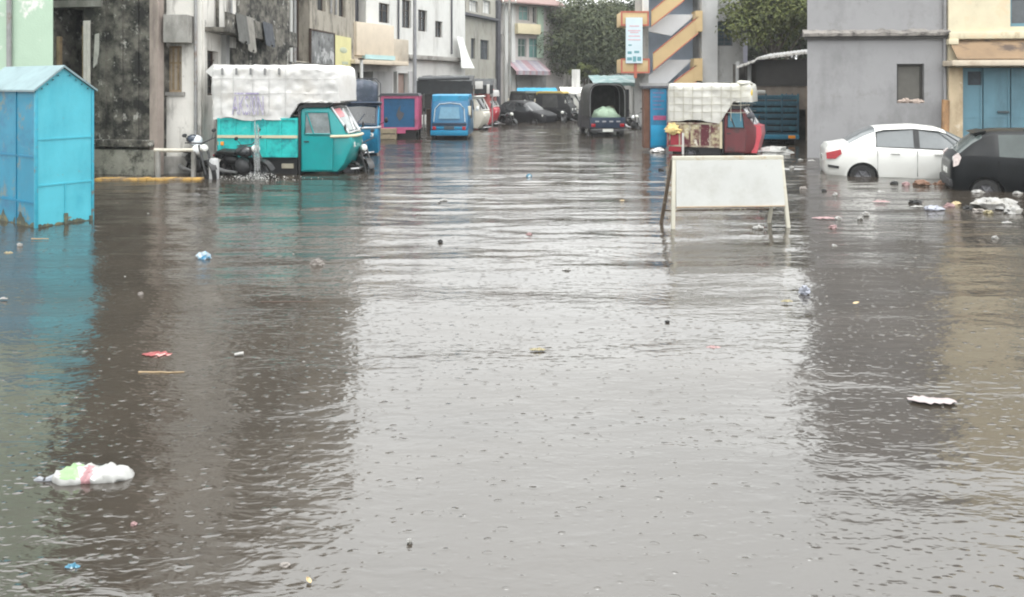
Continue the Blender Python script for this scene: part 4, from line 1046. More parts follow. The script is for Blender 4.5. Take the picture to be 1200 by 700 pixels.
# --- white-tarp three-wheeler on the right
maroon = mat('maroon_paint', (.11, .018, .022), .4, .15, 3, coat=.3, stain=(.03, .02, .02), ss=1.6, st=(.5, .65))
cream_bed = mat('cream_floral_panel', (.44, .39, .25), .6, .1, 4, stain=(.085, .012, .02), ss=1.5, st=(.42, .52), stain2=(.6, .57, .48), st2=(.58, .64), ss2=3.2)
red_p = mat('bright_red_paint', (.50, .06, .08), .35, .08, 3, coat=.4, stain=(.62, .2, .2), ss=1.5, st=(.58, .75))
wp_ = dict(bed_x=1.66, front=2.72, w=1.40, bed_z0=.52, bed_z1=1.28, bed=cream_bed, rib=mat('pale_cream_rib', (.36, .32, .24), .6, .1, 5, stain=(.10, .03, .03), ss=2.5, st=(.48, .58)), cab=maroon, door=maroon, cab_z0=.36, cab_z1=1.72,
           screen=((2.28, 1.70), (2.58, 1.24)), nose=.25, win=(1.15, 1.62), sglass=mat('blue_tinted_glass', (.05, .16, .22), .1, .2, 3), nose_m=red_p, glass=darkcarglass, wfm=black_p, gate=red_p, mud=red_p)
tD2 = 24.3; ang2 = R(-24); offt = Vector((-math.sin(ang2), math.cos(ang2))) * .70
WT = cargo_trike('maroon cargo three-wheeler with a bright red nose and roped white tarp, behind the white barrier', (WX(783, tD2) + offt.x, tD2 + offt.y, GZ), ang2, wp_)
grid_tarp = mat('dingy_white_tarp', (.54, .53, .49), .55, .05, 2.5, stain=(.48, .46, .38), ss=1.5, st=(.54, .72), bump=.25, bs=7)
tp2 = bale(-.02, 2.56, .74, 1.30, 2.50, seed=9, amp=.035, rnd=.12, nx=56, nc=64, hem=.14, clamp=lambda x: 1.1 if x < 1.6 else min(1.95, 1.3 + (x - 1.6) * 1.6)).build('tarp', grid_tarp, WT)
straps(0, 2.5, .755, 1.36, 2.5, [.2 + .29 * i for i in range(8)], [1.62, 1.85, 2.08, 2.3], .008, .1, .018).build('rope', mat('tan_rope', (.42, .40, .33), .8, .15, 6), tp2)
k = MB().ball((2.30, -.55, 2.50), (.22, .2, .09), 10, jit=.3, seed=3); k.build('tarp_knot', grid_tarp, tp2)
k = MB().ball((2.50, -.66, 2.22), (.05, .05, .17), 8, jit=.3, seed=5); k.build('marigold_garland', mat('yellow_flowers', (.70, .50, .06), .8, .2, 20), tp2)
k = MB().ball((2.52, -.60, 1.52), (.12, .06, .1), 8, jit=.3, seed=6); k.build('cab_cloth', slate, WT)
k = MB(); k.box(.02, .42, -.72, -.70, .36, 1.02, ch=.01); k.build('mud_flap', mat('dull_red_panel', (.30, .025, .04), .6, .15, 4), WT)
k = MB(); k.box(.44, .50, -.735, -.70, .22, .95); k.build('post', tarp_white, WT)
k = MB(); k.box(1.60, 1.67, -.735, -.70, .5, 1.32); k.build('corner_post', cream_stripe, WT)
ys_ = thing('yellow_sack', 'pale yellow sack slung on the rear corner of the maroon three-wheeler', 'sack', (0, 0, 0))
q = Matrix.Rotation(ang2, 4, 'Z') @ Vector((.16, -.80, 1.14)); bp = Vector((WX(783, tD2) + offt.x, tD2 + offt.y, GZ))
ys_.location = bp + q
MB().ball((0, 0, -.05), (.20, .10, .15), 16, jit=.5, seed=2).build('sack', mat('yellow_sacking', (.60, .46, .20), .8, .12, 6), ys_)
MB().ball((.17, 0, -.14), (.14, .08, .07), 14, jit=.5, seed=4).build('sack_mouth', mat('yellow_sacking', None), ys_)

# --- other three-wheelers
blue_p = mat('blue_paint', (.012, .12, .24), .4, .15, 3, coat=.3, stain=(.01, .055, .12), ss=1.6, st=(.5, .66))
navy = mat('navy_paint', (.018, .032, .06), .5, .2, 3, stain=(.05, .06, .075), ss=1.8, st=(.52, .66))
bright_blue = mat('bright_blue_paint', (.01, .20, .36), .45, .1, 3, stain=(.01, .12, .22), ss=1.8, st=(.52, .66))
pink_frame = mat('pink_paint', (.46, .10, .20), .55, .15, 4, stain=(.26, .07, .12), ss=2, st=(.5, .65))
base = dict(bed_x=1.75, front=2.9, w=1.40, bed_z0=.62, bed_z1=1.25, cab_z0=.36, cab_z1=1.82, screen=((2.45, 1.80), (2.80, 1.22)), nose=.3, win=(1.2, 1.7))
p = dict(base); p.update(bed=navy, cab=bright_blue, door=blue_p, glass=darkcarglass, sglass=darkcarglass, wsf=navy, band=steel, roof=navy, frame=navy)
a_ = R(-70); fx, fy = WX(423, 23.2), 23.2
dv = Vector((math.cos(a_), math.sin(a_))) * 2.9
BF = cargo_trike('blue cargo three-wheeler facing the camera under a dark bundled load, behind the teal one', (fx - dv.x, fy - dv.y, GZ), a_, p)
lt = bale(-.1, 2.3, .66, 1.25, 2.60, seed=21, amp=.09, rnd=.22, nx=30, nc=40, hem=.1).build('load_sheet', mat('dark_blue_tarp', (.018, .03, .05), .5, .3, 3, stain=(.07, .08, .11), ss=2.5, st=(.52, .62), stain2=(.22, .06, .07), st2=(.67, .72), ss2=2.4), BF)
straps(0, 2.2, .68, 1.3, 2.6, (.4, 1.0, 1.6, 2.1), (1.7, 2.1), .015, .15, .06).build('rope', slate, lt)

p = dict(base); p.update(bed=pink_frame, rib=pink_frame, cab=navy, gate=mat('deep_blue_panel', (.012, .085, .19), .5, .12, 3, stain=(.01, .05, .11), ss=2), bed_z0=.66, bed_z1=2.02, w=1.52, cab_z1=1.9)
a_ = R(93); fx, fy = WX(468, 30.8), 30.8
PK = cargo_trike('cargo three-wheeler seen from behind with a blue tailgate in a pink frame', (fx, fy, GZ), a_, p)
k = MB()
for q in ((-.76, -.62, .68, 2.08), (.62, .76, .68, 2.08), (-.62, .62, 1.92, 2.08), (-.62, .62, .66, .76)): k.box(-.07, -.031, q[0], q[1], q[2], q[3])
k.box(-.06, -.031, -.25, .2, .52, .66); k.build('tailgate_frame', pink_frame, PK)
k = MB(); k.prism([(-.10, 1.1), (.0, 1.02), (.12, 1.25), (.02, 1.55), (-.06, 1.66), (-.02, 1.42), (-.2, 1.32)], -.045, -.031, 'x'); k.build('tailgate_emblem', slate, PK)
k = MB(); k.box(-.78, -.74, -.02, .0, 2.0, 2.1); k.prism([(-.8, 2.02), (.8, 2.02), (.75, 2.12), (-.75, 2.12)], -.1, 1.6, 'x'); k.build('bed_cover', slate, PK)

p = dict(base); p.update(bed=mat('cream_paint', (.52, .48, .38), .45, .1, 3), cab=mat('pale_cream_paint', (.60, .57, .50), .4, .08, 3), glass=darkcarglass, sglass=darkcarglass, wsf=clean_white, roof=clean_white, frame=clean_white, wfm=clean_white, mud=black_p)
a_ = R(-18); fx, fy = WX(571, 37.3), 37.3; dv = Vector((math.cos(a_), math.sin(a_))) * 2.9
CR = cargo_trike('cream three-wheeler nosing out from behind the blue auto rickshaw', (fx - dv.x, fy - dv.y, GZ), a_, p)
p = dict(base); p.update(bed=red_p, cab=red_p, glass=darkcarglass, sglass=darkcarglass, wsf=clean_white, roof=mat('faded_red_roof', (.45, .12, .11), .6, .1, 3), cab_z1=1.95, screen=((2.40, 1.93), (2.80, 1.30)), win=(1.3, 1.8))
a_ = R(-16); fx, fy = WX(583, 41.0), 41.0; dv = Vector((math.cos(a_), math.sin(a_))) * 2.9
RD = cargo_trike('red three-wheeler with a rounded faded red cover beside the cream one', (fx - dv.x, fy - dv.y, GZ), a_, p)
rc = bale(.9, 2.65, .68, 1.4, 2.25, seed=33, amp=.03, rnd=.34, nx=26, nc=40).build('load_cover', mat('faded_red_tarp', (.48, .13, .12), .6, .1, 3, stain=(.56, .28, .26), ss=1.5), RD)
bale(2.62, 2.85, .55, 1.85, 2.18, seed=35, amp=.02, rnd=.14, nx=10, nc=30).build('cover_front', tarp_white, rc)
p = dict(base); p.update(bed=mat('dirty_white_paint', (.55, .54, .50), .5, .1, 3), cab=mat('dirty_white_paint', None), glass=darkcarglass, sglass=darkcarglass, wsf=clean_white, roof=clean_white, frame=clean_white, wfm=clean_white)
a_ = R(-12); fx, fy = WX(682, 48.0), 48.0; dv = Vector((math.cos(a_), math.sin(a_))) * 2.9
cargo_trike('small white three-wheeler far down the street under the white awning', (fx - dv.x, fy - dv.y, GZ), a_, p)

def rprism(prof, w0, m_, nm, par, ysc=((-1, .9), (-.95, .98), (-.8, 1), (.8, 1), (.95, .98), (1, .9))):
    b = MB(); vs = []; cx_ = sum(q[0] for q in prof) / len(prof); cz_ = sum(q[1] for q in prof) / len(prof); n = len(prof)
    for yv, e in ysc: vs += [(cx_ + (x - cx_) * e, yv * w0, cz_ + (z - cz_) * e) for x, z in prof]
    fs = [(i * n + k, i * n + (k + 1) % n, (i + 1) * n + (k + 1) % n, (i + 1) * n + k) for i in range(len(ysc) - 1) for k in range(n)]
    fs += [list(range(n))[::-1], [(len(ysc) - 1) * n + k for k in range(n)]]
    return b.add(vs, fs, 0, True).build(nm, m_, par, sharp=35)
def auto_rickshaw(label, loc, rz, PA, PB, PW, PT):
    hw_ = .76
    AR = thing('auto_rickshaw', label, 'auto rickshaw', loc, rz, 'auto rickshaws on the flooded street')
    body = rprism([(0, .45), (-.03, .8), (.05, 1.15), (.18, 1.60), (.34, 2.0), (1.9, 2.02), (2.3, 1.3), (2.45, 1.15), (2.5, .7), (2.3, .42)], hw_, PA, 'body', AR)
    rprism([(.26, 1.78), (.3, 2.03), (.5, 2.08), (1.9, 2.08), (2.05, 1.95)], hw_ * .97, PB, 'canopy', AR)
    k = MB(); k.add([(.055, -.42, 1.12), (.055, .42, 1.12), (.20, .36, 1.58), (.20, -.36, 1.58)], [(0, 1, 2, 3)]); k.add([(.075, -.42, 1.12), (.075, .42, 1.12), (.22, .36, 1.58), (.22, -.36, 1.58)], [(3, 2, 1, 0)]); k.v = [(x - .06, y, z) for x, y, z in k.v]
    rw = k.build('rear_window', PW, AR)
    k = MB(); k.tube([(-.0, -.62, 1.0), (.12, -.58, 1.5), (.2, -.42, 1.70), (.22, 0, 1.74), (.2, .42, 1.70), (.12, .58, 1.5), (-.0, .62, 1.0)], .02, 6); k.build('rear_arch_trim', PT, body)
    MB().box(-.06, .05, -.68, .68, .86, .96, ch=.02).build('rear_band', navy, body)
    MB().box(-.10, .04, -.74, .74, .46, .66, ch=.03).build('bumper', PB, AR)
    MB().box(-.05, .05, -.70, .70, .72, .80, ch=.02).build('rear_band', PB, body)
    MB().box(-.075, -.04, -.2, .2, .70, .84).build('number_plate', mat('dark_plate', (.06, .08, .1), .5, .2, 5), AR)
    for s_ in (-1, 1):
        MB().box(-.07, -.02, s_ * .52, s_ * .66, .68, .82, ch=.01).build('tail_lamp', red_lamp, AR)
        wheel(AR, .42, s_ * .64, .27, .27, .14)
        k = MB(); k.prism([(.7, 1.1), (1.7, 1.1), (1.62, 1.85), (.72, 1.85)], s_ * .60, s_ * .765, 'y'); k.build('side_opening', mat('dim_interior', (.05, .05, .05), .8, .4, 2), AR)
        k = MB(); k.tube([(2.25, s_ * .62, 1.35), (2.2, s_ * .92, 1.42)], .015, 5); k.ball((2.2, s_ * .95, 1.45), (.03, .08, .11), 8); k.build('mirror', lamp_clear, AR)
    MB().box(.2, .26, -.84, -.72, 1.25, 1.62, ch=.02).build('side_flap', mat('cream_flap', (.60, .55, .44), .6, .1, 4), AR)
    wheel(AR, 2.25, .001, .27, .27, .12)
    k = MB(); k.add([(2.04, -.6, 1.86), (2.04, .6, 1.86), (2.30, .6, 1.36), (2.30, -.6, 1.36)], [(0, 1, 2, 3)]); k.add([(1.98, -.6, 1.86), (1.98, .6, 1.86), (2.24, .6, 1.36), (2.24, -.6, 1.36)], [(3, 2, 1, 0)]); k.build('windscreen', darkcarglass, AR)
    for s_ in (-1, 1): MB().lathe([(.001, .05), (.07, .03), (.08, -.04)], (2.47, s_ * .34, .98), 'x', 12).build('headlight', lamp_clear, AR)
    return AR
auto_rickshaw('blue auto rickshaw seen from behind in the middle of the left hand row', (WX(526.5, 30.4), 30.4, GZ), R(88), blue_p, bright_blue, mat('pale_blue_pane', (.10, .22, .31), .3, .15, 6), mat('pale_trim', (.40, .46, .50), .5, .1, 4))
sooty = mat('sooty_black_paint', (.014, .014, .016), .5, .25, 3, spec=.25)
p = dict(base); p.update(bed=blue_p, cab=navy, glass=darkcarglass, sglass=darkcarglass, wsf=navy, roof=navy, frame=navy)
cargo_trike('small dark blue three-wheeler far off, just left of the dark covered pickup', (WX(690, 50), 50, GZ), R(-150), p)
auto_rickshaw('black auto rickshaw with a grey green hood parked askew under the blue awning', (WX(622, 49) - .9, 49.0, GZ), R(-55), sooty, mat('grey_green_hood', (.055, .06, .05), .8, .3, 3), darkcarglass, metal_grey)
auto_rickshaw('black and yellow auto rickshaw at the right end of the blue awning', (WX(644, 48) - .9, 47.6, GZ), R(-20), sooty, mat('dull_yellow_hood', (.34, .25, .06), .6, .15, 3), darkcarglass, metal_grey)

# --- dark covered pickup driving away
a_ = R(94); fx, fy = WX(712, 32.2), 32.2
PU = thing('covered_pickup', 'dark covered pickup seen from behind, its open back heaped with pale green sacks', 'pickup', (fx, fy, GZ), a_)
grime = mat('grimy_black_paint', (.025, .026, .03), .6, .3, 3, stain=(.06, .06, .065), ss=2, st=(.5, .66))
canvas = mat('dark_canvas', (.028, .028, .026), .85, .25, 3, stain=(.06, .058, .055), ss=2, st=(.5, .64))
hw_ = .76
k = MB(); k.box(0, 2.2, -hw_, hw_, .62, .70)
for s_ in (-1, 1): k.box(0, 2.2, s_ * (hw_ - .05), s_ * hw_, .70, 1.12)
k.box(2.15, 2.2, -hw_ + .05, hw_ - .05, .70, 1.12); k.build('cargo_bed', grime, PU)
MB().box(-.04, .0, -hw_ + .02, hw_ - .02, .66, 1.10, ch=.01).build('tailgate', navy, PU)
k = MB(); N_ = 16; arch_ = []
for i in range(N_ + 1):
    a = PI * i / N_; arch_.append((-(hw_ + .03) * math.copysign(abs(math.cos(a)) ** .45, math.cos(a)), 1.75 + .78 * abs(math.sin(a)) ** .55))
arch_ = [(-(hw_ + .03), 1.1)] + arch_ + [((hw_ + .03), 1.1)]
for i in range(len(arch_) - 1):
    (ya, za), (yb, zb) = arch_[i], arch_[i + 1]
    for x0_, x1_, o in ((-.05, 2.2, 0),):
        k.add([(x0_, ya, za), (x1_, ya, za), (x1_, yb, zb), (x0_, yb, zb)], [(0, 1, 2, 3)], 0, True)
        k.add([(x0_, ya * .955, za - .035), (x0_, yb * .955, zb - .035), (x1_, yb * .955, zb - .035), (x1_, ya * .955, za - .035)], [(0, 1, 2, 3)], 0, True)
        k.add([(x0_, ya, za), (x0_, yb, zb), (x0_, yb * .955, zb - .035), (x0_, ya * .955, za - .035)], [(0, 1, 2, 3)])
k.add([(2.19, y, z) for y, z in arch_], [list(range(len(arch_)))]); k.build('canopy', canvas, PU)
k = MB()
for x in (0.02, 1.1): k.tube([(x, y * .94, z - .05) for y, z in arch_], .02, 6)
k.build('canopy_hoop', steel, PU)
for s_ in (-1, 1):
    MB().box(-.06, -.03, s_ * .52, s_ * .70, .70, .84, ch=.01).build('tail_lamp', red_lamp, PU)
    wheel(PU, .55, s_ * .64, .30, .30, .18); wheel(PU, 2.9, s_ * .60, .30, .30, .18)
    k = MB(); k.box(-.09, -.01, s_ * .68, s_ * .46, .40, .56, ch=.02); k.build('mud_flap', tyre_m, PU)
MB().box(-.08, .02, -.72, .72, .50, .60, ch=.02).build('bumper', mat('chipped_bumper', (.07, .07, .075), .5, .3, 6), PU)
MB().box(-.095, -.075, -.22, .22, .50, .62).build('number_plate', lamp_clear, PU)
k = MB()
for y in (-.45, -.15, .15, .45): k.box(-.052, -.04, y - .08, y + .08, .90, .96)
k.build('tailgate_mark', mat('pale_mark', (.32, .32, .34), .6, .2, 6), PU)
rprism([(2.2, .5), (2.2, 1.75), (2.9, 1.8), (3.25, 1.2), (3.4, 1.1), (3.45, .5)], .73, grime, 'cab', PU)
SG = thing('green_sack_heap', 'pale green sack mounded in the open back of the dark pickup', 'sack', (0, 0, 0))
q = Matrix.Rotation(a_, 3, 'Z') @ Vector((.42, 0, .70 + GZ)); SG.location = Vector((fx, fy, 0)) + q; SG.rotation_euler = (0, 0, a_)
MB().ball((0, 0, .42), (.38, .58, .42), 18, jit=.12, seed=7).build('sack', mat('pale_green_sacking', (.36, .48, .36), .8, .1, 4), SG)
SG2 = MB().ball((0, 0, .0), (.3, .30, .36), 14, jit=.15, seed=11).build('brown_sack', mat('brown_sacking', (.14, .12, .08), .85, .2, 4)); SG2.location = SG.location + Vector((.25, .62, .52)); tag(SG2, 'brown sack behind the pale green one in the dark pickup', 'sack')

# --- navy slatted truck by the shed
a_ = R(84); fx, fy = WX(907, 27.8), 27.8
BT = thing('blue_truck', 'dark blue slatted truck seen from behind in front of the tin shed', 'truck', (fx, fy, GZ), a_)
tb = mat('dark_teal_blue_paint', (.012, .05, .075), .55, .2, 3, stain=(.02, .09, .12), ss=2.2, st=(.52, .62))
hw_ = .86
k = MB(); k.box(0, 2.8, -hw_, hw_, .66, .74); k.build('load_floor', tb, BT)
k = MB()
for i in range(6):
    z = .80 + i * .225
    k.box(-.03, .02, -hw_, hw_, z, z + .165, ch=.015)
for y in (-hw_, -.3, .26, hw_ - .06): k.box(-.06, -.03, y, y + .06, .74, 2.14)
k.build('tailgate', tb, BT)
k = MB()
for s_ in (-1, 1):
    for i in range(6):
        z = .80 + i * .225; k.box(.02, 2.8, s_ * (hw_ - .04), s_ * hw_, z, z + .165)
    for x in (.05, .9, 1.8, 2.7): k.box(x, x + .06, s_ * hw_, s_ * (hw_ + .03), .74, 2.14)
k.build('side_boards', tb, BT)
k = MB().box(.05, 2.75, -hw_ + .05, hw_ - .05, .75, 1.9); k.build('load_sheet', mat('black_load_sheet', (.012, .015, .018), .8, .3, 3), BT)
MB().box(-.10, .03, -hw_, hw_, .50, .66, ch=.02).build('bumper', mat('mid_blue_paint', (.02, .14, .22), .5, .15, 4), BT)
for s_ in (-1, 1):
    MB().box(-.125, -.10, s_ * .48, s_ * .72, .53, .64, ch=.01).build('tail_lamp', amber if s_ < 0 else red_lamp, BT)
    wheel(BT, .6, s_ * .70, .34, .34, .2); wheel(BT, 3.3, s_ * .7, .34, .34, .2)
rprism([(2.9, .5), (2.9, 1.9), (3.4, 1.95), (3.8, 1.3), (3.9, .6)], .82, tb, 'cab', BT)
MB().box(-.04, .5, .3, .6, 2.14, 2.26, ch=.03).build('bundle', mat('pale_bundle', (.3, .3, .28), .8, .2, 5), BT)

# --- dark parked cars far down the street
dk = [mat('charcoal_paint', (.012, .012, .014), .45, .2, 2, spec=.25), mat('slate_car_paint', (.022, .023, .027), .45, .2, 2, spec=.25), mat('dark_green_grey_paint', (.016, .018, .016), .45, .2, 2, spec=.25)]
c = car('parked_car', 'charcoal parked car at the left end of the blue awning', 'car', (WX(592, 46) - .2, 46, GZ), R(-38), dk[0], hat, hat_glass, [(.62, .325, .275), (2.95, .325, .275)], darkcarglass)
for s_ in (-1, 1): MB().box(3.42, 3.5, s_ * .5, s_ * .68, .66, .78, ch=.02).build('headlight', lamp_clear, c)

# --- motorbikes ----------------------------------------------------
def motorbike(label, loc, rz, paint, group='motorbikes and scooters parked at the roadside', lean=8, helm=True):
    t = thing('motorbike', label, 'motorbike', loc, rz, group); t.rotation_euler = (R(lean), 0, rz)
    def wh(x):
        wv = MB().lathe([(.235, -.045), (.275, -.05), (.30, 0), (.275, .05), (.235, .045), (.235, -.045)], (0, 0, 0), 'y', 24).build('wheel', tyre_m, t, loc=(x, 0, .30))
        k = MB().lathe([(.215, -.02), (.24, -.02), (.24, .02), (.215, .02), (.215, -.02)], (0, 0, 0), 'y', 20); k.lathe([(.001, -.05), (.05, -.05), (.05, .05), (.001, .05)], (0, 0, 0), 'y', 10)
        for i in range(10): k.tube([(math.cos(i * PI / 5) * .05, 0, math.sin(i * PI / 5) * .05), (math.cos(i * PI / 5) * .22, 0, math.sin(i * PI / 5) * .22)], .007, 4)
        k.build('rim', mat('sooty_metal', (.05, .05, .052), .5, .3, 8), wv)
    wh(0); wh(1.27)
    k = MB()
    k.tube([(1.27, .09, .3), (1.05, .08, .98)], .028, 8); k.tube([(1.27, -.09, .3), (1.05, -.08, .98)], .028, 8); k.build('fork', mat('sooty_metal', None), t)
    k = MB(); k.tube([(.98, -.36, 1.08), (1.0, -.2, 1.05), (1.04, 0, 1.0), (1.0, .2, 1.05), (.98, .36, 1.08)], .016, 6); k.build('handlebar', black_p, t)
    k = MB(); k.tube([(1.0, 0, .92), (.8, 0, .45), (.4, 0, .40), (0, .1, .32)], .035, 7); k.tube([(.9, 0, .75), (.3, 0, .72), (0, -.1, .32)], .03, 7); k.build('frame', black_p, t)
    MB().ball((.60, 0, .46), (.24, .15, .19), 12).build('engine', mat('sooty_metal', (.05, .05, .052), .5, .3, 8), t)
    MB().ball((.22, 0, .60), (.26, .14, .13), 12).build('side_cover', black_p, t)
    MB().ball((.74, 0, .82), (.27, .15, .14), 14, jit=.04, seed=1).build('tank', paint, t)
    MB().box(-.12, .52, -.13, .13, .74, .83, ch=.035).build('seat', black_p, t)
    k = MB(); k.ball((-.15, 0, .68), (.2, .09, .09), 10); k.build('tail_cowl', paint, t)
    MB().ball((-.33, 0, .68), (.03, .06, .04), 8).build('tail_lamp', red_lamp, t)
    k = MB(); k.lathe([(.001, .11), (.07, .09), (.09, .03), (.08, -.04), (.03, -.08)], (1.12, 0, .90), 'x', 14); k.build('headlight', lamp_clear, t)
    k = MB()
    for a0_, a1_ in ((20, 160),):
        pts = [(1.27 + .335 * math.cos(R(a)), .30 + .335 * math.sin(R(a))) for a in range(a0_, a1_ + 1, 14)]
        for i in range(len(pts) - 1): k.add([(pts[i][0], -.07, pts[i][1]), (pts[i][0], .07, pts[i][1]), (pts[i + 1][0], .07, pts[i + 1][1]), (pts[i + 1][0], -.07, pts[i + 1][1])], [(0, 1, 2, 3)], 0, True)
    k.build('mudguard', black_p, t)
    k = MB(); k.tube([(.5, -.14, .34), (.1, -.17, .36), (-.32, -.18, .46)], [.03, .045, .05], 8); k.build('exhaust', steel, t)
    for s_ in (-1, 1):
        k = MB(); k.tube([(1.0, s_ * .25, 1.05), (.97, s_ * .33, 1.22)], .008, 5); k.ball((.97, s_ * .34, 1.25), (.02, .06, .045), 8); k.build('mirror', black_p, t)
    return t
white_bike = mat('white_bike_paint', (.66, .67, .68), .3, .1, 4, coat=.4); black_bike = mat('black_bike_paint', (.015, .017, .02), .25, .2, 4, coat=.5)
GB = GZ + .10
m1_ = motorbike('white tanked motorbike parked nose out beside the white tenement', (WX(222, 18.6), 18.75, GB), R(-48), white_bike)
# helmet on the seat: rests on the bike
hl_ = thing('helmet', 'dark and silver helmet resting on the white motorbike', 'helmet', (WX(231, 18.4), 18.3, .83))
MB().ball((0, 0, 0), (.17, .15, .14), 14).build('shell', mat('silver_shell', (.55, .57, .60), .25, .1, 4, coat=.5), hl_)
MB().ball((-.05, -.03, .035), (.15, .135, .12), 12).build('visor', mat('navy_visor', (.02, .03, .05), .15, .2, 4, coat=.5), hl_)
motorbike('black motorbike leaning between the white one and the teal three-wheeler', (WX(262, 18.15), 18.55, GB), R(-30), black_bike, lean=14)
motorbike('black motorbike parked just ahead of the teal three-wheeler cab', (WX(418, 20.3), 20.3, GZ), R(-62), black_bike, lean=10)
motorbike('pale fronted motorbike standing right of the dark covered pickup', (WX(744, 38), 39.2, GZ), R(-80), white_bike, lean=6)
motorbike('dark motorbike parked right of the black and yellow rickshaw far down the street', (WX(664, 45), 45, GZ), R(-100), black_bike, lean=8)
motorbike('silver fronted motorbike in front of the white awning far down the street', (WX(676, 46), 46, GZ), R(-70), white_bike, lean=8)
motorbike('dark motorbike beside the red three-wheeler far down the street', (WX(590, 42.5), 42.5, GZ), R(-60), black_bike, lean=8)
# rail, bollard and kerb beside the bikes
RL = thing('pipe_rail', 'low pale pipe rail on two stubby posts in front of the mossy plinth', 'rail', (WX(181, 17.95), 17.95, 0), R(0))
L_ = WX(232, 17.95) - WX(181, 17.95)
zr = ZZ(176, 17.95)
MB().tube([(0, 0, zr), (L_ * .5, 0, zr - .01), (L_, .1, zr)], .045, 8).build('pipe', mat('pale_rusty_pipe', (.50, .47, .40), .6, .2, 5, stain=(.2, .16, .12), ss=3), RL)
for q in (.08, .9): MB().tube([(L_ * q, 0, GZ), (L_ * q, 0, zr - .03)], .06, 8).build('post', concrete, RL)
BO = thing('concrete_bollard', 'short grey concrete bollard between the two parked motorbikes', 'bollard', (WX(251, 17.7), 17.7, 0))
MB().lathe([(.11, GZ), (.11, .40), (.09, .46), (.001, .47)], (0, 0, 0), 'z', 16).build('shaft', pale_grey, BO)
BO.children[0].name = 'post'
kb = MB(); x0_, x1_ = WX(112, 17.3), WX(236, 17.3)
for i in range(12):
    xa, xb_ = x0_ + (x1_ - x0_) * i / 12, x0_ + (x1_ - x0_) * (i + 1) / 12 - .012
    kb.box(xa, xb_, 17.22, 17.50, GZ, .055 + .02 * nz(i * .9, 2), ch=.015)
tag(kb.build('kerb', mat('ochre_kerb_paint', (.36, .22, .06), .8, .2, 5, stain=(.16, .12, .08), ss=3, st=(.46, .6))), 'ochre painted kerb just above the water', kind='structure')

# --- stalls, awnings, kiosk, poles ----------------------------------
def stall(name, label, px0_, px1_, d0, dep, ztop, zlow, zpost, m_, rolls=True, postm=metal_grey, cat='stall'):
    x0_, x1_ = WX(px0_, d0), WX(px1_, d0)
    t = thing(name, label, cat, (x0_, d0, 0)); W = x1_ - x0_
    b = MB(); n = 14; m = 8
    vs = [(W * i / n, dep * j / m, zlow + (ztop - zlow) * j / m + .05 * nz(i * .7, j * .8, px0_) - .06 * math.sin(PI * i / n * 3) ** 2 * math.sin(PI * j / m)) for j in range(m + 1) for i in range(n + 1)]
    lo2 = [(x, y, z - .03) for x, y, z in vs]
    N = len(vs)
    f = [(j * (n + 1) + i, j * (n + 1) + i + 1, (j + 1) * (n + 1) + i + 1, (j + 1) * (n + 1) + i) for j in range(m) for i in range(n)]
    b.add(vs, f, 0, True); b.add(lo2, [q[::-1] for q in f], 0, True)
    b.add([vs[i] for i in range(n + 1)] + [(vs[i][0], -.02, vs[i][2] - zpost[1] - .03 * math.sin(i * 1.7)) for i in range(n + 1)], [(i, n + 1 + i, n + 2 + i, i + 1) for i in range(n)], 0, True)
    b.build('canopy', m_, t)
    for (x, y, zt_) in ((.05, .05, zlow), (W - .05, .05, zlow), (.05, dep - .05, ztop), (W - .05, dep - .05, ztop)):
        MB().tube([(x, y, GZ), (x, y, zt_ - .04)], .035, 6).build('post', postm, t)
    return t
black_tarp = mat('black_tarp', (.018, .020, .022), .6, .25, 3, stain=(.045, .048, .05), ss=2)
st_ = stall('tarp_stall', 'stall under a long black tarp roof behind the blue auto rickshaw', 488, 553, 35.5, 2.6, 2.62, 2.35, (0, .62), black_tarp)
MB().tube([(.1, .02, 2.44), (WX(553, 35.5) - WX(488, 35.5) - .1, .02, 2.5)], .10, 10).build('rolled_sheet', mat('grey_tarp_roll', (.10, .105, .11), .7, .2, 4), st_)
MB().box(.3, 2.2, 1.4, 2.2, GZ, 1.0, ch=.03).build('counter', wood_dark, st_)
st_ = stall('small_tarp_stall', 'small black tarp stall with a white sheet scrap, right of the long one', 549, 578, 40, 2.0, 2.5, 2.15, (0, .45), black_tarp)
MB().box(.35, .75, -.05, -.02, 1.95, 2.35, ch=.01).build('white_sheet', tarp_white, st_)
MB().box(.95, 1.1, -.06, -.02, 1.7, 2.2, ch=.01).build('white_sheet', tarp_white, st_)
st_ = stall('blue_awning_stall', 'stall under a bright blue awning over the dark parked cars', 606, 655, 48.6, 3.2, 1.97, 1.55, (0, .12), mat('cyan_blue_tarp', (.02, .24, .40), .6, .15, 3, stain=(.10, .36, .46), ss=1.6))
MB().box(.2, 2.5, 2.6, 3.0, GZ, 1.2, ch=.03).build('counter', navy, st_)
st_ = stall('white_awning_stall', 'stall under a pale white awning at the far end of the street', 658, 694, 54, 2.4, 2.0, 1.62, (0, .25), mat('pale_awning', (.68, .66, .62), .6, .08, 3))
MB().box(.2, 1.9, 1.8, 2.2, GZ, 1.1, ch=.03).build('counter', wood_dark, st_)
MB().box(.9, 1.5, 2.2, 2.3, 1.7, 3.3).build('back_sheet', clean_white, st_)
st_ = stall('green_tarp_stall', 'stall with a dull blue green tarp roof behind the dark covered pickup', 695, 752, 44, 3, 2.75, 2.3, (0, .2), mat('dull_teal_tarp', (.12, .20, .20), .6, .25, 2, stain=(.30, .34, .34), ss=1.5, st=(.5, .62)))
MB().box(.3, 2.4, 2.2, 2.8, GZ, 1.9, ch=.03).build('counter', slate, st_)
MB().tube([(2.25, .1, GZ), (2.25, .1, 2.3)], .09, 8).build('post', clean_white, st_)

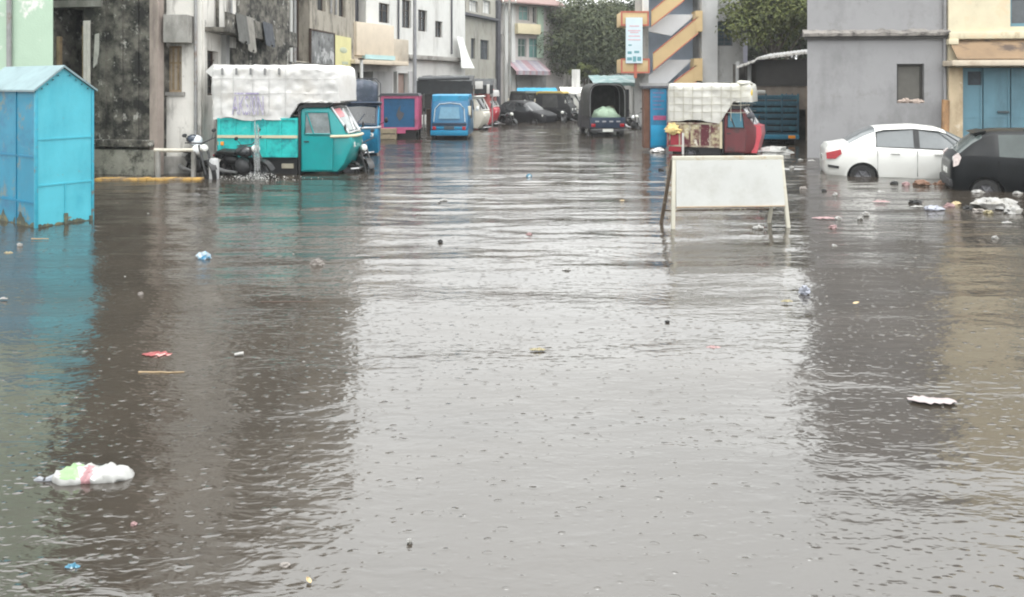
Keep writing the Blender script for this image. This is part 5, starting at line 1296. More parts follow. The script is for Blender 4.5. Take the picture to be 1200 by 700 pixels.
d = 24.9
KB = thing('blue_kiosk', 'tall narrow blue kiosk with a brown side standing left of the maroon three-wheeler', 'kiosk', (WX(762, d), d, 0), R(-4))
kw = WX(781, d) - WX(762, d)
MB().box(0, kw, 0, .75, .12, 2.05, ch=.01).build('body', mat('kiosk_blue_paint', (.008, .16, .30), .45, .12, 3, stain=(.03, .09, .17), ss=2.2, streak=2, st=(.5, .64)), KB)
MB().box(-.2, 0.0, .06, .7, .1, 2.02).build('side_door', mat('rust_brown_board', (.12, .06, .04), .8, .25, 4), KB)
MB().box(-.26, kw + .03, -.05, .8, 2.05, 2.13, ch=.01).build('roof', slate, KB)
k = MB()
for i in range(5): k.box(.08, kw - .08 - (i % 2) * .1, -.008, .002, 1.88 - i * .13, 1.92 - i * .13)
k.build('faded_lettering', mat('faded_purple_print', (.12, .13, .25), .6, .2, 8), KB)
MB().box(.1, kw - .02, -.01, .002, 1.02, 1.16).build('red_mark', mat('dull_pink_print', (.32, .07, .16), .6, .2, 12), KB)
MB().box(.03, kw - .03, -.012, .003, .2, .85, ch=.005).build('door', mat('kiosk_bright_blue', (.0, .22, .40), .45, .08, 3), KB)
for q in (.06, kw - .1): MB().box(q, q + .06, .02, .7, GZ, .12).build('leg', slate, KB)
pb_ = MB().ball((0, 0, 0), (.19, .13, .08), 16, jit=.5, seed=8).build('plastic_bag', tarp_white); pb_.location = (WX(771, 24.5), 24.5, .06); tag(pb_, 'white plastic bag at the foot of the tall blue kiosk', 'bag')

def pole(px, d, h, r, label, m_):
    t = thing('utility_pole', label, 'pole', (WX(px, d), d, 0)); MB().tube([(0, 0, GZ), (0, 0, h)], [r, r * .7], 10).build('shaft', m_, t)
    MB().box(-.5, .5, -.04, .04, h - .8, h - .7).build('crossarm', m_, t); t.children[0].name = 'pole'
    for q in (-.42, 0, .42): MB().lathe([(.03, h - .7), (.05, h - .64), (.02, h - .58), (.04, h - .54), (.001, h - .5)], (q, 0, 0), 'z', 8).build('insulator', lamp_clear, t)
    return t
pole(486, 34.5, 8.2, .10, 'tall grey utility pole in front of the white shop house', mat('pole_grey', (.24, .24, .25), .7, .15, 3))
po = thing('awning_post', 'short pale post at the corner of the cream balcony', 'post', (WX(423.5, 33), 33, 0)); MB().tube([(0, 0, GZ), (0, 0, ZZ(70, 33))], .07, 8).build('post', clean_white, po); MB().box(-.12, .12, -.12, .12, ZZ(70, 33), ZZ(68.5, 33)).build('cap', wood_dark, po)
pole(597, 52, 8.5, .11, 'far utility pole in front of the pale apartment block', concrete)
# crate by the pink framed three-wheeler
q = A(455, 163); CRT = thing('beige_crate', 'dirty beige crate in the water below the pink framed three-wheeler', 'crate', (q[0], q[1], 0), R(4))
k = MB()
for i in range(3): k.box(-.34, .34, -.3, -.27, -.2 + i * .22, -.02 + i * .22); k.box(-.34, .34, .27, .3, -.2 + i * .22, -.02 + i * .22); k.box(-.34, -.31, -.27, .27, -.2 + i * .22, -.02 + i * .22); k.box(.31, .34, -.27, .27, -.2 + i * .22, -.02 + i * .22)
k.build('slat', mat('beige_board', (.30, .25, .17), .8, .15, 4, stain=(.16, .13, .1), ss=3), CRT).name = 'slatted_side'
k = MB()
for sx_ in (-.33, .29):
    for sy_ in (-.29, .25): k.box(sx_, sx_ + .04, sy_, sy_ + .04, -.22, .46)
k.box(-.31, .31, -.27, .27, .38, .42); k.build('corner_post', mat('beige_board', None), CRT)
# ------------------------------------------------------------------ blue tin kiosk, front left
bt_d = mat('deep_cyan_sides', (.0, .18, .29), .5, .10, 2, stain=(.0, .12, .22), ss=1.6, streak=.6, st=(.5, .66), stain2=(.10, .16, .17), st2=(.56, .63), ss2=2.4, coat=.15, bump=.35, bs=2.2)  # sides and rear gable get a deeper tone than the front gable
bt_l = mat('light_cyan_gable', (.065, .38, .47), .5, .08, 2, stain=(.03, .28, .37), ss=1.3, streak=3, st=(.48, .72), stain2=(.17, .19, .15), st2=(.63, .69), ss2=2.6, coat=.15, bump=.35, bs=2.2)
nx_, nd = WX(42, 11.55), 11.55
rx_, rd_ = WX(109, 12.25), 12.25
ga = math.atan2(rd_ - nd, rx_ - nx_)
GL = math.hypot(rx_ - nx_, rd_ - nd)
K = thing('tin_kiosk', 'bright blue sheet metal kiosk with a gabled roof at the left edge', 'kiosk', (nx_, nd, 0), ga)
# local: x along the gable end (0..GL), y inward (away), so the long side runs along +y to the left
he, hr, LN = 2.08, 2.42, 1.9
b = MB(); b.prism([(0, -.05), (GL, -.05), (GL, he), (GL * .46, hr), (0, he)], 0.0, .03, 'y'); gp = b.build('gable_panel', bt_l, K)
seam_m = mat('seam_cyan', (.05, .34, .43), .5, .1, 4)
for z in (.62, 1.32): MB().box(.015, GL - .015, -.012, 0, z, z + .022).build('seam', seam_m, gp)
MB().box(GL * .485, GL * .515, -.012, 0.0, .02, .615).build('seam', seam_m, gp)
b = MB(); b.box(-.012, .028, -.014, .04, -.28, he, ch=.004); b.box(GL - .028, GL + .012, -.014, .04, -.28, he, ch=.004); b.build('corner_angle', mat('corner_cyan', (.03, .28, .38), .5, .15, 6, stain=(.14, .10, .07), ss=4, st=(.55, .65)), K)
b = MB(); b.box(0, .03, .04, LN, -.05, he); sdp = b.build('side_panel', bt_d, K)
for z in (.35, 1.05): MB().box(-.012, 0, .05, LN, z, z + .03).build('seam', mat('deep_seam', (.0, .15, .26), .5, .15, 4), sdp)
for y in (.62, 1.25): MB().box(-.010, 0, y, y + .025, .0, he).build('seam', mat('deep_seam', None), sdp)
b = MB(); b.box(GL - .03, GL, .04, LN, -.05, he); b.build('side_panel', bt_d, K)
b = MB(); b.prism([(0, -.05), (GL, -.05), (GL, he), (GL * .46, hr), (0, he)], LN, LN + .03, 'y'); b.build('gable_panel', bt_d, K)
rf = mat('dull_blue_grey_roof', (.19, .26, .28), .55, .08, 2, stain=(.14, .19, .20), ss=1.5, st=(.5, .68))
b = MB(); o = .05
b.prism([(-o, he - .03), (GL * .46, hr + .005), (GL + o, he - .03), (GL + o, he + .0), (GL * .46, hr + .04), (-o, he)], -.05, LN + .08, 'y'); b.build('roof', rf, K)
b = MB()
for s_, xo in ((0, 0), (1, GL * .46)):
    for i in range(1, 5):
        f_ = i / 5; x = GL * .46 * f_ if not s_ else GL * .46 + GL * .54 * f_; z = he + (hr - he) * (f_ if not s_ else 1 - f_)
        b.ball((x, -.022, z - .05), .013, 6)
b.build('rivet', mat('dark_rivet', (.03, .1, .12), .5, .1, 5), gp).name = 'rivet_row'
rot_m = mat('rusted_base', (.06, .07, .055), .9, .3, 6, stain=(.16, .15, .08), ss=5, st=(.5, .6))
b = MB()
# rusted ragged skirt eaten along the water line
N_ = 40
def skirt(p0, p1, seed, hmax):
    for i in range(N_):
        f0, f1 = i / N_, (i + 1) / N_
        h0 = max(.015, hmax * (.40 + .7 * nz(f0 * 6, seed) + .6 * nz(f0 * 19, seed))); h1 = max(.015, hmax * (.40 + .7 * nz(f1 * 6, seed) + .6 * nz(f1 * 19, seed)))
        P0 = [p0[k] + (p1[k] - p0[k]) * f0 for k in (0, 1)]; P1 = [p0[k] + (p1[k] - p0[k]) * f1 for k in (0, 1)]
        b.quad((P0[0], P0[1], -.1), (P1[0], P1[1], -.1), (P1[0], P1[1], h1), (P0[0], P0[1], h0))
skirt((.03, -.004), (GL - .03, -.004), 3, .10); skirt((-.004, LN), (-.004, .05), 8, .22)
b.build('rusted_skirt', rot_m, K)
b = MB()
for (x, y, h) in ((.02, .02, .05), (GL * .50, -.012, .17), (GL - .04, .0, .08)): b.box(x - .02, x + .03, y - .025, y + .03, GZ, h, ch=.008)
b.build('leg', rot_m, K)

# ------------------------------------------------------------------ white folding barrier board
wb = mat('white_board_paint', (.44, .445, .43), .55, .05, 2, stain=(.36, .355, .33), ss=1.6, st=(.46, .68), stain2=(.30, .24, .17), st2=(.70, .76), ss2=3)
wf_ = mat('cream_frame_paint', (.46, .44, .37), .55, .06, 4, stain=(.36, .25, .14), ss=2.6, st=(.58, .70))
dl_, dr_ = 11.62, 11.75
xl, xr_ = WX(787, dl_), WX(917, dr_)
BR = thing('barrier_board', 'white folding barrier board on cream splayed legs standing in the water right of centre', 'barrier', (xl, dl_, 0), math.atan2(dr_ - dl_, xr_ - xl))
W = xr_ - xl; zt = ZZ(183.5, 11.7); zb = ZZ(240.5, 11.7)
# the front frame leans back; top edge is nearer the hinge
lean = .16
def fp(x, z, off=0): return (x, -lean * (1 - (z - GZ) / (zt - GZ)) + off, z)
def bar(b, p, q, w_, t_):
    p, q = Vector(p), Vector(q); d_ = (q - p); L_ = d_.length; zax = d_.normalized(); yax = Vector((0, 1, 0)); xax = yax.cross(zax).normalized(); yax = zax.cross(xax)
    M_ = Matrix((( xax.x, yax.x, zax.x, p.x), (xax.y, yax.y, zax.y, p.y), (xax.z, yax.z, zax.z, p.z), (0, 0, 0, 1)))
    b.box(-w_ / 2, w_ / 2, -t_ / 2, t_ / 2, 0, L_, M=M_, ch=.006)
inset = .04
b = MB(); bar(b, fp(-.03, GZ), fp(inset, zt), .055, .045); b.build('front_leg', wf_, BR)
b = MB(); bar(b, fp(W + .055, GZ), fp(W - .02, zt), .055, .045); b.build('front_leg', wf_, BR)
b = MB(); bar(b, (inset - .03, -.0, zt - .02), (W + .01, 0, zt - .02), .06, .06); b.build('top_rail', wf_, BR)
b = MB()
bl, br2 = inset + .02, W - .03
P_ = [fp(bl - .02, zb, -.035), fp(br2 + .02, zb, -.035), fp(br2, zt - .05, -.035), fp(bl, zt - .05, -.035)]
Q_ = [(x, y + .025, z) for x, y, z in P_]
b.add(P_ + Q_, [(0, 1, 2, 3), (7, 6, 5, 4), (0, 4, 5, 1), (1, 5, 6, 2), (2, 6, 7, 3), (3, 7, 4, 0)]); bd = b.build('board', wb, BR)
b = MB(); bar(b, fp(bl - .02, zb, -.04), fp(br2 + .02, zb, -.04), .02, .02); b.build('bottom_strip', mat('rusty_edge', (.35, .27, .19), .8, .2, 6), bd)
rust = mat('rusted_dark_leg', (.10, .075, .055), .85, .3, 5, stain=(.4, .36, .28), ss=3, st=(.56, .64))
b = MB(); bar(b, (-.13, .30, GZ), (inset - .02, .05, zt - .04), .05, .04); b.build('back_leg', rust, BR)
b = MB(); bar(b, (W - .12, .30, GZ), (W - .05, .05, zt - .04), .05, .04); b.build('back_leg', wf_, BR)
b = MB(); bar(b, (-.06, .22, .22), (W - .10, .22, .22), .025, .025); b.build('back_brace', rust, BR)

# ------------------------------------------------------------------ trees
def tree(label, px, d, ztop, zbot, hwid, col, n, leaf, seed, trunk_r=.3, group='trees behind the houses', name='broadleaf_tree', depth=None, tx=None, clump=(.34, .5), nclump=34, zbase=-.3):
    rg = random.Random(seed)
    cx_ = WX(px, d); cz_ = (ztop + zbot) / 2; hz_ = (ztop - zbot) / 2; hd_ = depth or hwid * .7
    t = thing(name, label, 'tree', (cx_, d, 0), 0, group)
    bark = mat('wet_bark', (.055, .045, .035), .9, .3, 5)
    clumps = []
    for i in range(nclump):
        while True:
            q = Vector((rg.uniform(-1, 1), rg.uniform(-1, 1), rg.uniform(-1, 1)))
            if .25 < q.length < 1: break
        r_ = rg.uniform(*clump) * min(hwid, hz_)
        clumps.append((Vector((q.x * (hwid - r_ * .6), q.y * (hd_ - r_ * .6), cz_ + q.z * (hz_ - r_ * .6))), r_))
    k = MB(); tx_ = (tx or 0)
    bend = [Vector((tx_, 0, zbase)), Vector((tx_ * .9 + .15, .1, zbot * .6)), Vector((tx_ * .5, 0, (zbot + cz_) / 2)), Vector((0, 0, cz_ + hz_ * .3))]
    k.tube(bend, [trunk_r, trunk_r * .8, trunk_r * .6, trunk_r * .25], 9)
    for c, r_ in clumps[::2]:
        s_ = bend[1].lerp(bend[2], rg.random()); m_ = s_.lerp(c, .5) + Vector((0, 0, .3)); k.tube([s_, m_, c], [trunk_r * .35, trunk_r * .2, .03], 5)
    k.build('trunk', bark, t)
    vs = []; fs = []
    for c, r_ in clumps:
        m_ = int(n / nclump)
        for i in range(m_):
            q = Vector((rg.gauss(0, 1), rg.gauss(0, 1), rg.gauss(0, 1))).normalized() * (r_ * rg.uniform(.55, 1.05) * (1 if rg.random() > .12 else 1.3))
            p = c + Vector((q.x, q.y, q.z * .75))
            nrm = (q.normalized() + Vector((rg.uniform(-.8, .8), rg.uniform(-.8, .8), rg.uniform(-.1, 1.1)))).normalized()
            a = nrm.cross(Vector((rg.uniform(-1, 1), rg.uniform(-1, 1), rg.uniform(-1, 1)))).normalized(); b_ = nrm.cross(a)
            l = leaf * rg.uniform(.6, 1.3); w2 = l * .42; i0 = len(vs)
            vs += [tuple(p - a * l), tuple(p + b_ * w2 + nrm * l * .12), tuple(p + a * l), tuple(p - b_ * w2 + nrm * l * .12)]
            fs.append((i0, i0 + 1, i0 + 2, i0 + 3))
    me = bpy.data.meshes.new('crown'); me.from_pydata(vs, [], fs); me.update(); me.materials.append(col)
    o = bpy.data.objects.new('crown', me); COL.objects.link(o); o.parent = t
    return t
lf_grey = mat('grey_green_leaves', (.055, .068, .042), .85, .3, .5, spec=.12, leafy=.35)
lf_dark = mat('dark_green_leaves', (.033, .045, .027), .85, .3, .5, spec=.12, leafy=.35)
lf_yell = mat('yellow_green_leaves', (.066, .082, .032), .85, .3, .5, spec=.12, leafy=.4)
tree('large spreading grey green tree at the far end of the street', 690, 60, ZZ(-10, 60), ZZ(100, 60), 3.9, lf_grey, 24000, .14, 1, .38, nclump=56, tx=.4)
tree('dark tree reaching behind the cream stair landings', 738, 66, ZZ(-14, 66), ZZ(98, 66), 3.8, lf_dark, 14000, .17, 2, .3, nclump=36)
tree('tall hazy tree above the pale apartment block and the street end', 668, 82, ZZ(-16, 82), ZZ(95, 82), 6.8, lf_grey, 15000, .24, 3, .4, nclump=46)
tree('yellowish green tree overhanging the tin shed roof', 905, 40, ZZ(-40, 40), ZZ(66, 40), 2.9, lf_yell, 16000, .12, 5, .3, nclump=50)
tree('darker tree half hidden behind the left edge of the grey house', 938, 45, ZZ(-40, 45), ZZ(80, 45), 2.6, lf_dark, 12000, .13, 6, .3, nclump=40)
tree('dark tree filling the gap above the tin shed roof', 886, 50, ZZ(-14, 50), ZZ(98, 50), 2.6, lf_dark, 11000, .15, 12, .28, nclump=36)
tree('small low bushy tree in front of the pale boundary wall', 684, 58, ZZ(72, 58), ZZ(92, 58), 1.3, lf_yell, 3000, .10, 8, .12, nclump=14, name='small_tree')
tree('dark tree far behind the zigzag staircase', 790, 75, ZZ(-14, 75), ZZ(70, 75), 6.0, lf_dark, 9000, .22, 9, .35, nclump=30)

# ------------------------------------------------------------------ rain water pouring off the tarp
wt = bpy.data.materials.new('pouring_water'); wt.use_nodes = True
pb = wt.node_tree.nodes['Principled BSDF']; pb.inputs['Base Color'].default_value = (.9, .92, .92, 1); pb.inputs['Roughness'].default_value = .25; pb.inputs['Transmission Weight'].default_value = .75; pb.inputs['IOR'].default_value = 1.2
pd_ = 17.55
sw_ = thing('water_spout', 'thin stream of rain water pouring down from the white tarp into the flood', 'water stream', (WX(301, pd_), pd_, 0))
rg = random.Random(3); k = MB()
for j in range(9):
    ox, oy = rg.uniform(-.06, .06), rg.uniform(-.05, .05); z1_ = rg.uniform(.8, 1.42); z0_ = rg.uniform(-.02, .25)
    k.tube([(ox + .015 * math.sin(i * 1.3 + j) + ox * (1 - i / 8) * .4, oy, z0_ + (z1_ - z0_) * i / 8) for i in range(9)], [.010 + .006 * math.sin(i * 2 + j) for i in range(9)], 6)
k.build('stream', wt, sw_)
k = MB()
for j in range(320):
    a = rg.random() * 2 * PI; r_ = abs(rg.gauss(0, .38)); h = max(0, .16 - r_ * .16) * rg.random()
    k.ball((r_ * math.cos(a) * 1.5, r_ * math.sin(a) * .6, h), rg.uniform(.004, .011), 6)
k.build('splash', mat('white_froth', (.62, .62, .60), .5, .05, 5), sw_)

# ------------------------------------------------------------------ floating rubbish
def floater(name, label, cat, px, py, w_px, h_px, m_, seed, form='bag', depth=None, rz=0, group=None):
    x, d = A(px, py); s_ = d / F
    W = w_px * s_ / 2 * (.78 if w_px < 30 else .95); Hh = h_px * s_ * .55; D_ = depth or max(W * .55, Hh * .6)
    k = MB()
    if form == 'bag':
        k.ball((0, 0, Hh * .18), (W, D_, Hh * .82), 22, jit=.34, seed=seed)
        k.v = [(a + .15 * W * nz(a * 9, c * 9, seed), b + .1 * D_ * nz(b * 11, a * 7, seed + 3), max(-.03, c * (1 + .35 * nz(a * 14, b * 14, seed)))) for a, b, c in k.v]
    elif form == 'sheet':
        n, m = 20, 8; D_ *= .6; vs = [(-W + 2 * W * i / n, (-D_ + 2 * D_ * j / m) * (.25 + math.sin(PI * (i + .5) / (n + 1)) ** .6 * (.8 + .9 * nz(i * .33, seed, 4))) + .6 * D_ * nz(i * .3, seed), .004 + Hh * max(-.12, .5 + 1.0 * nz(i * .37 + seed, j * .5)) * math.sin(PI * (i + .3) / (n + .6)) * math.sin(PI * (j + .5) / (m + 1))) for j in range(m + 1) for i in range(n + 1)]
        k.add(vs, [(j * (n + 1) + i, j * (n + 1) + i + 1, (j + 1) * (n + 1) + i + 1, (j + 1) * (n + 1) + i) for j in range(m) for i in range(n)], 0, True)
        k.add([(a, b, c - .003) for a, b, c in vs], [(j * (n + 1) + i, (j + 1) * (n + 1) + i, (j + 1) * (n + 1) + i + 1, j * (n + 1) + i + 1) for j in range(m) for i in range(n)], 0, True)
    elif form == 'stick':
        k.tube([(-W + 2 * W * i / 6, .02 * nz(i * .8, seed), .006 + .008 * nz(i, seed)) for i in range(7)], [Hh * .4 * (1 - .08 * i) for i in range(7)], 8)
    elif form == 'cup':
        k.lathe([(Hh * .30, -W), (Hh * .34, -W * .9), (Hh * .5, W), (Hh * .46, W), (Hh * .28, -W * .8), (.001, -W * .8)], (0, 0, Hh * .25), 'x', 14)
    elif form == 'leaf':
        vs = []; n = 10
        for i in range(n + 1):
            f_ = i / n; ww = D_ * math.sin(PI * f_) ** .7
            vs += [(-W + 2 * W * f_, -ww, .006 + Hh * .5 * f_ * f_), (-W + 2 * W * f_, 0, .002 + Hh * .3 * f_), (-W + 2 * W * f_, ww, .008 + Hh * .6 * f_)]
        k.add(vs, [(3 * i + j, 3 * i + 3 + j, 3 * i + 4 + j, 3 * i + 1 + j) for i in range(n) for j in range(2)], 0, True)
    o = k.build(name, m_); o.location = (x, d, .004 + .006 * nz(d, x)); o.rotation_euler = (0, 0, rz)
    return tag(o, label, cat, group)
pw = mat('white_plastic', (.27, .265, .255), .35, .08, 6, spec=.5, stain=(.14, .13, .11), ss=8, st=(.46, .66)); pwarm = mat('warm_white_plastic', (.20, .18, .165), .5, .1, 6)
pgreen = mat('white_green_plastic', (.60, .61, .60), .3, .05, 3, stain=(.40, .58, .34), ss=3.2, st=(.56, .64), stain2=(.68, .25, .28), st2=(.66, .72), ss2=3.5)
pblue = mat('pale_blue_plastic', (.30, .36, .40), .35, .15, 6, stain=(.06, .28, .48), ss=9, st=(.52, .6)); pcyan = mat('cyan_wrapper', (.06, .18, .26), .4, .15, 8, stain=(.6, .62, .62), ss=9, st=(.54, .6))
pred = mat('red_wrapper', (.22, .05, .05), .4, .2, 8, stain=(.62, .4, .36), ss=12, st=(.55, .62)); ppink = mat('pink_wrapper', (.27, .17, .17), .5, .15, 8); pdark = mat('dark_scrap', (.02, .02, .02), .7, .3, 8)
ptan = mat('tan_scrap', (.42, .33, .19), .7, .2, 8); pbrown = mat('brown_scrap', (.16, .09, .06), .8, .25, 8); plilac = mat('lilac_plastic', (.24, .25, .29), .35, .15, 6); pyell = mat('yellowish_scrap', (.22, .19, .11), .6, .2, 8)
bx_, bd_ = A(102, 561)
k = MB()
for cx_, rx2, ry2, rz2, sd_ in ((-.06, .12, .08, .060, 3), (.06, .12, .07, .046, 5), (.13, .12, .065, .050, 8)):
    k.ball((cx_, 0, .012), (rx2, ry2, rz2), 30, jit=.06, seed=sd_)
k.v = [(a_, b_, max(-.02, c_ + .030 * nz(a_ * 18, b_ * 14, 3) + .016 * nz(a_ * 42, b_ * 38, 3))) for a_, b_, c_ in k.v]
for i_, f_ in enumerate(k.f):
    mx_ = sum(k.v[q][0] for q in f_) / len(f_); my_ = sum(k.v[q][1] for q in f_) / len(f_); w_ = .02 * nz(my_ * 30, mx_ * 30, 6)
    k.m[i_] = 1 if -.125 < mx_ + w_ < -.03 and abs(my_ + w_ + .02) < .05 else (2 if .0 < mx_ + w_ < .045 and my_ < .01 else 0)
big = k.build('plastic_bag', [mat('white_bag_plastic', (.30, .30, .29), .3, .06, 5), mat('green_bag_print', (.19, .30, .15), .35, .15, 12), mat('pink_bag_print', (.28, .15, .16), .35, .15, 14)]); big.location = (bx_, bd_, 0); big.rotation_euler = (0, 0, .06)
tag(big, 'large knotted white carrier bag with green and red print floating at lower left', 'bag')
k = MB().tube([(-.16, .0, .008), (-.19, -.015, .010), (-.215, -.02, .008), (-.25, -.005, .006), (-.275, -.01, .002)], [.030, .018, .010, .017, .006], 8); k.ball((-.212, -.02, .012), (.012, .012, .010), 6, mi=1)
k.build('knot', [mat('grey_plastic', (.20, .21, .23), .4, .1, 6), pdark], big)
F_ = floater
F_('plastic_bag', 'small blue and white plastic bag floating left of centre, right of the blue kiosk reflection', 'bag', 238, 303, 20, 11, pblue, 5)
F_('paper_scrap', 'white curled scrap floating below the teal three-wheeler cab', 'scrap', 372, 310, 18, 9, pwarm, 6)
F_('wrapper', 'bright red wrapper floating in the dark water on the left', 'wrapper', 184, 416, 36, 6, pred, 7, 'sheet')
F_('stick', 'pale broken stick floating just below the red wrapper', 'stick', 189, 438, 56, 5, wood_pale, 8, 'stick')
F_('stick', 'long brown stick with a pale end floating in mid left water', 'stick', 345, 355, 82, 5, wood_dark, 9, 'stick')
F_('paper_cup', 'white paper cup lying in the water right of the red wrapper', 'cup', 280, 417, 13, 9, pw, 10, 'cup', rz=.4)
F_('wrapper', 'torn bright blue wrapper floating near the lower left corner', 'wrapper', 85, 666, 22, 9, pcyan, 11, 'sheet')
F_('paper_scrap', 'pinkish scrap floating below and right of the big carrier bag', 'scrap', 157, 616, 10, 6, ppink, 12)
F_('fallen_leaf', 'tan curled leaf floating near the bottom edge left of centre', 'leaf', 362, 684, 13, 9, ptan, 13, 'leaf', rz=2.2)
F_('paper_scrap', 'white scrap floating just above the tan curled leaf', 'scrap', 334, 664, 14, 6, pwarm, 14)
F_('foam_bead', 'small white foam lump alone in the bright water near the bottom centre', 'foam', 480, 637, 8, 7, pw, 15)
F_('plastic_bag', 'pale lilac plastic bag standing up in the choppy water on the right', 'bag', 943, 343, 16, 13, plilac, 16)
F_('wrapper', 'yellowish wrapper just below the lilac bag', 'wrapper', 922, 354, 18, 5, pyell, 17, 'sheet')
F_('fallen_leaf', 'orange brown leaf floating right of the lilac bag', 'leaf', 1003, 357, 10, 6, ptan, 18, 'leaf')
F_('plastic_sheet', 'long white and pinkish plastic strip floating at right below the brown reflection', 'plastic', 1092, 470, 56, 2, mat('pinkish_film', (.30, .26, .26), .4, .15, 8), 19, 'sheet', rz=-.15)
F_('wrapper', 'pink wrapper floating in the bright water right of centre', 'wrapper', 836, 408, 22, 4, ppink, 20, 'sheet')
F_('wrapper', 'tiny cyan wrapper floating in the middle of the street', 'wrapper', 620, 207, 8, 5, pcyan, 21)
F_('dark_lump', 'small black lump in the bright water left of centre', 'scrap', 516, 284, 7, 5, pdark, 22)
F_('paper_scrap', 'white scrap in the bright water above the black lump', 'scrap', 520, 235, 12, 4, pw, 23, 'sheet')
F_('paper_scrap', 'white scrap in mid water in the centre of the street', 'scrap', 664, 317, 14, 5, pw, 24, 'sheet')
F_('wrapper', 'dull pink scrap floating above the central white scrap', 'wrapper', 620, 276, 9, 5, ppink, 25)
F_('dark_lump', 'black lump near the left leg of the white barrier', 'scrap', 775, 200, 8, 5, pdark, 26)
F_('dark_lump', 'black lump floating in the bright water below the white barrier', 'scrap', 782, 378, 7, 4, pdark, 27)
F_('wrapper', 'orange scrap floating left of the white barrier', 'wrapper', 729, 236, 8, 3, ptan, 28, 'sheet')
F_('wrapper', 'long yellowish scrap in the bright central water', 'wrapper', 630, 411, 24, 4, pyell, 29, 'sheet')
F_('foam_block', 'white foam block by the right front leg of the white barrier', 'foam', 888, 269, 14, 7, pw, 30)
# rubbish drifting round the cars
F_('plastic_sheet', 'white plastic strip floating in front of the white sedan', 'plastic', 1032, 226, 17, 4, pw, 31, 'sheet')
F_('plastic_sheet', 'pinkish white strip floating below the white one in front of the sedan', 'plastic', 1033, 237, 26, 4, ppink, 32, 'sheet')
F_('foam_block', 'round white foam lump, the higher of two in the water below the sedan', 'foam', 1015, 252, 9, 6, pw, 33)
F_('foam_block', 'smaller white foam lump just left of the round one', 'foam', 1008, 257, 8, 5, pw, 34)
F_('wrapper', 'thin red strip with a white end floating behind the barrier', 'wrapper', 966, 256, 30, 3, ppink, 35, 'sheet')
F_('plastic_bag', 'white lump at the right end of the thin red strip', 'bag', 982, 257, 9, 5, pw, 36)
F_('wrapper', 'dull pink scrap below the thin red strip', 'wrapper', 976, 267, 11, 5, ppink, 37)
F_('paper_scrap', 'peach coloured scrap floating left of the white sedan', 'scrap', 941, 222, 10, 6, pwarm, 38)
F_('dark_lump', 'dark lump floating near the rear corner of the white sedan', 'scrap', 966, 225, 7, 5, pdark, 39)
F_('paper_scrap', 'white scrap standing up below the rear bumper of the sedan', 'scrap', 979, 230, 7, 7, pw, 40)
F_('foam_block', 'white foam piece floating by itself below the lilac house reflection', 'foam', 978, 289, 8, 4, pw, 41)
F_('dark_lump', 'dark lump at the left end of the brown rubbish beside the sedan sill', 'scrap', 1048, 216, 11, 6, pdark, 42)
F_('rubbish_scrap', 'pinkish scrap among the brown rubbish beside the sedan sill', 'scrap', 1062, 217, 12, 6, ppink, 43)
F_('rubbish_heap', 'dark brown rubbish heap beside the sedan sill', 'rubbish', 1080, 217, 24, 9, pbrown, 44)
F_('rubbish_scrap', 'red brown scrap floating against the front bumper side of the black hatchback', 'scrap', 1100, 217, 16, 6, pbrown, 45)
F_('dark_lump', 'black wet clump left of the white rubbish pile', 'scrap', 1073, 238, 18, 6, pdark, 46)
F_('plastic_sheet', 'white rim of plastic just under the black wet clump', 'plastic', 1075, 243, 20, 4, pw, 47, 'sheet')
F_('plastic_bag', 'grey lilac plastic bag at the left end of the white rubbish pile', 'bag', 1094, 246, 26, 8, plilac, 48)
F_('paper_scrap', 'pinkish white crumpled paper in the rubbish pile', 'scrap', 1112, 243, 15, 8, ppink, 49)
F_('rubbish_scrap', 'tan scrap in the middle of the rubbish pile', 'scrap', 1121, 240, 12, 6, ptan, 50)
F_('dark_lump', 'black lump in the middle of the rubbish pile', 'scrap', 1135, 246, 14, 8, pdark, 51)
F_('plastic_bag', 'large white plastic bag heaped by the rear wheel of the black hatchback', 'bag', 1166, 244, 50, 20, pw, 52, depth=.26)
F_('plastic_bag', 'second white bag, lower right in the rubbish pile', 'bag', 1187, 250, 24, 13, pw, 53)
F_('plastic_bag', 'flat white bag spread at the lower left of the rubbish pile', 'bag', 1148, 249, 22, 7, pwarm, 54)
F_('wrapper', 'orange yellow wrapper lying on the front of the rubbish pile', 'wrapper', 1158, 250, 14, 5, pyell, 55)
F_('foam_block', 'white foam slab floating under the black hatchback wheel arch', 'foam', 1146, 227, 18, 7, pw, 56)
F_('foam_block', 'white foam slab under the sill of the black hatchback', 'foam', 1193, 228, 14, 6, pw, 57)
F_('plastic_sheet', 'white sheet scrap floating below the rubbish pile', 'plastic', 1180, 262, 16, 5, pw, 58, 'sheet')
F_('foam_block', 'lone white foam lump right of the brown reflection', 'foam', 1166, 280, 9, 5, pw, 59)
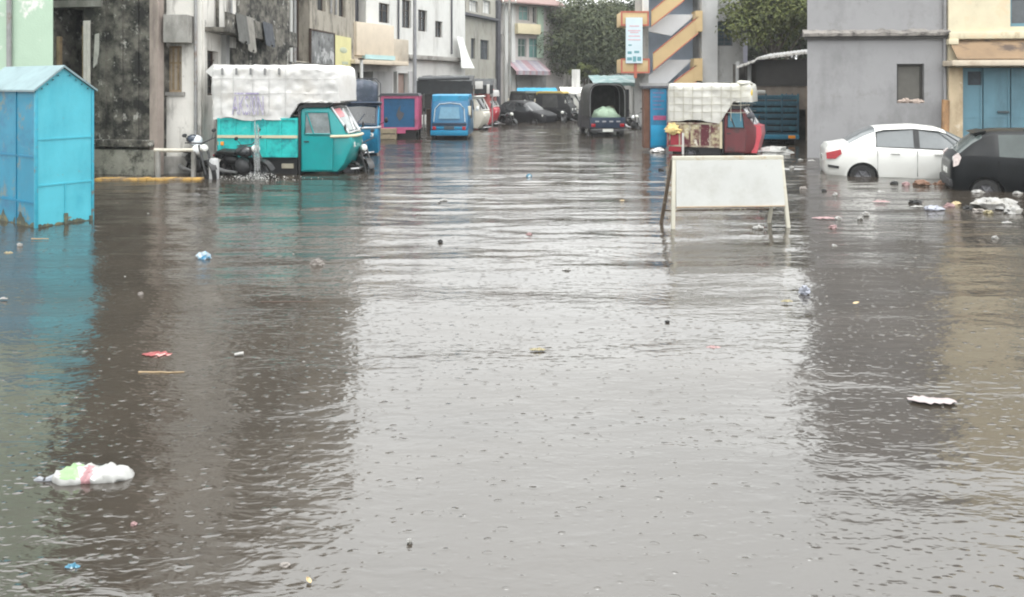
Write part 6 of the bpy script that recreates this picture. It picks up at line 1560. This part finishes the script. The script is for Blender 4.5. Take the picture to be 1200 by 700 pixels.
F_('wrapper', 'pale wrapper floating between the barrier and the black hatchback', 'wrapper', 1030, 235, 10, 3, pwarm, 60, 'sheet')
# pale heap by the red nosed three-wheeler and scraps at the grey house
x, d = A(905, 181)
hp = MB().ball((0, 0, .02), (.62, .35, .20), 20, jit=.3, seed=12).build('sandbag_heap', mat('pale_grey_sacking', (.46, .46, .44), .8, .12, 5, stain=(.2, .2, .19), ss=3)); hp.location = (x, d, 0); tag(hp, 'pale grey heap of wet sacks in the water right of the red nosed three-wheeler', 'sacks')
F_('plastic_sheet', 'white plastic strip at the foot of the grey house wall', 'plastic', 951, 189, 12, 4, pw, 61, 'sheet')
F_('plastic_sheet', 'white plastic strip nearer the barrier at the foot of the grey house', 'plastic', 938, 188, 8, 4, pw, 62, 'sheet')
F_('foam_block', 'white foam scrap in the water between the barrier and the sedan', 'foam', 928, 198, 7, 5, pw, 63)
F_('plastic_sheet', 'pale green scrap floating at the far left below the kiosk', 'plastic', 10, 297, 14, 4, pyell, 64, 'sheet')
F_('foam_block', 'white foam scrap at the far left below the kiosk', 'foam', 23, 288, 8, 5, pw, 65)
F_('stick', 'short pale stick floating at the foot of the kiosk corner', 'stick', 47, 281, 26, 4, wood_pale, 66, 'stick')
F_('plastic_sheet', 'small white sheet scrap at the left edge in mid water', 'plastic', 4, 351, 12, 5, pw, 67, 'sheet')
F_('foam_block', 'white foam bit in the dark reflection right of the kiosk', 'foam', 165, 346, 7, 6, pwarm, 68)
F_('paper_scrap', 'pale scrap below the small blue and white bag', 'scrap', 215, 338, 20, 4, pwarm, 69, 'sheet')
rg = random.Random(77)
for i in range(14):
    px, py = (rg.uniform(120, 400), rg.uniform(235, 430)) if i % 3 == 0 else ((rg.uniform(940, 1190), rg.uniform(265, 440)) if i % 3 == 1 else (rg.uniform(450, 900), rg.uniform(185, 270)))
    F_('foam_fleck', 'tiny pale fleck of litter drifting on the open water', 'fleck', px, py, rg.uniform(2.5, 4.5), rg.uniform(1.2, 2.0), (pw, pwarm, pdark)[i % 3 if i % 5 else 0], 100 + i, group='tiny litter flecks on the open water')
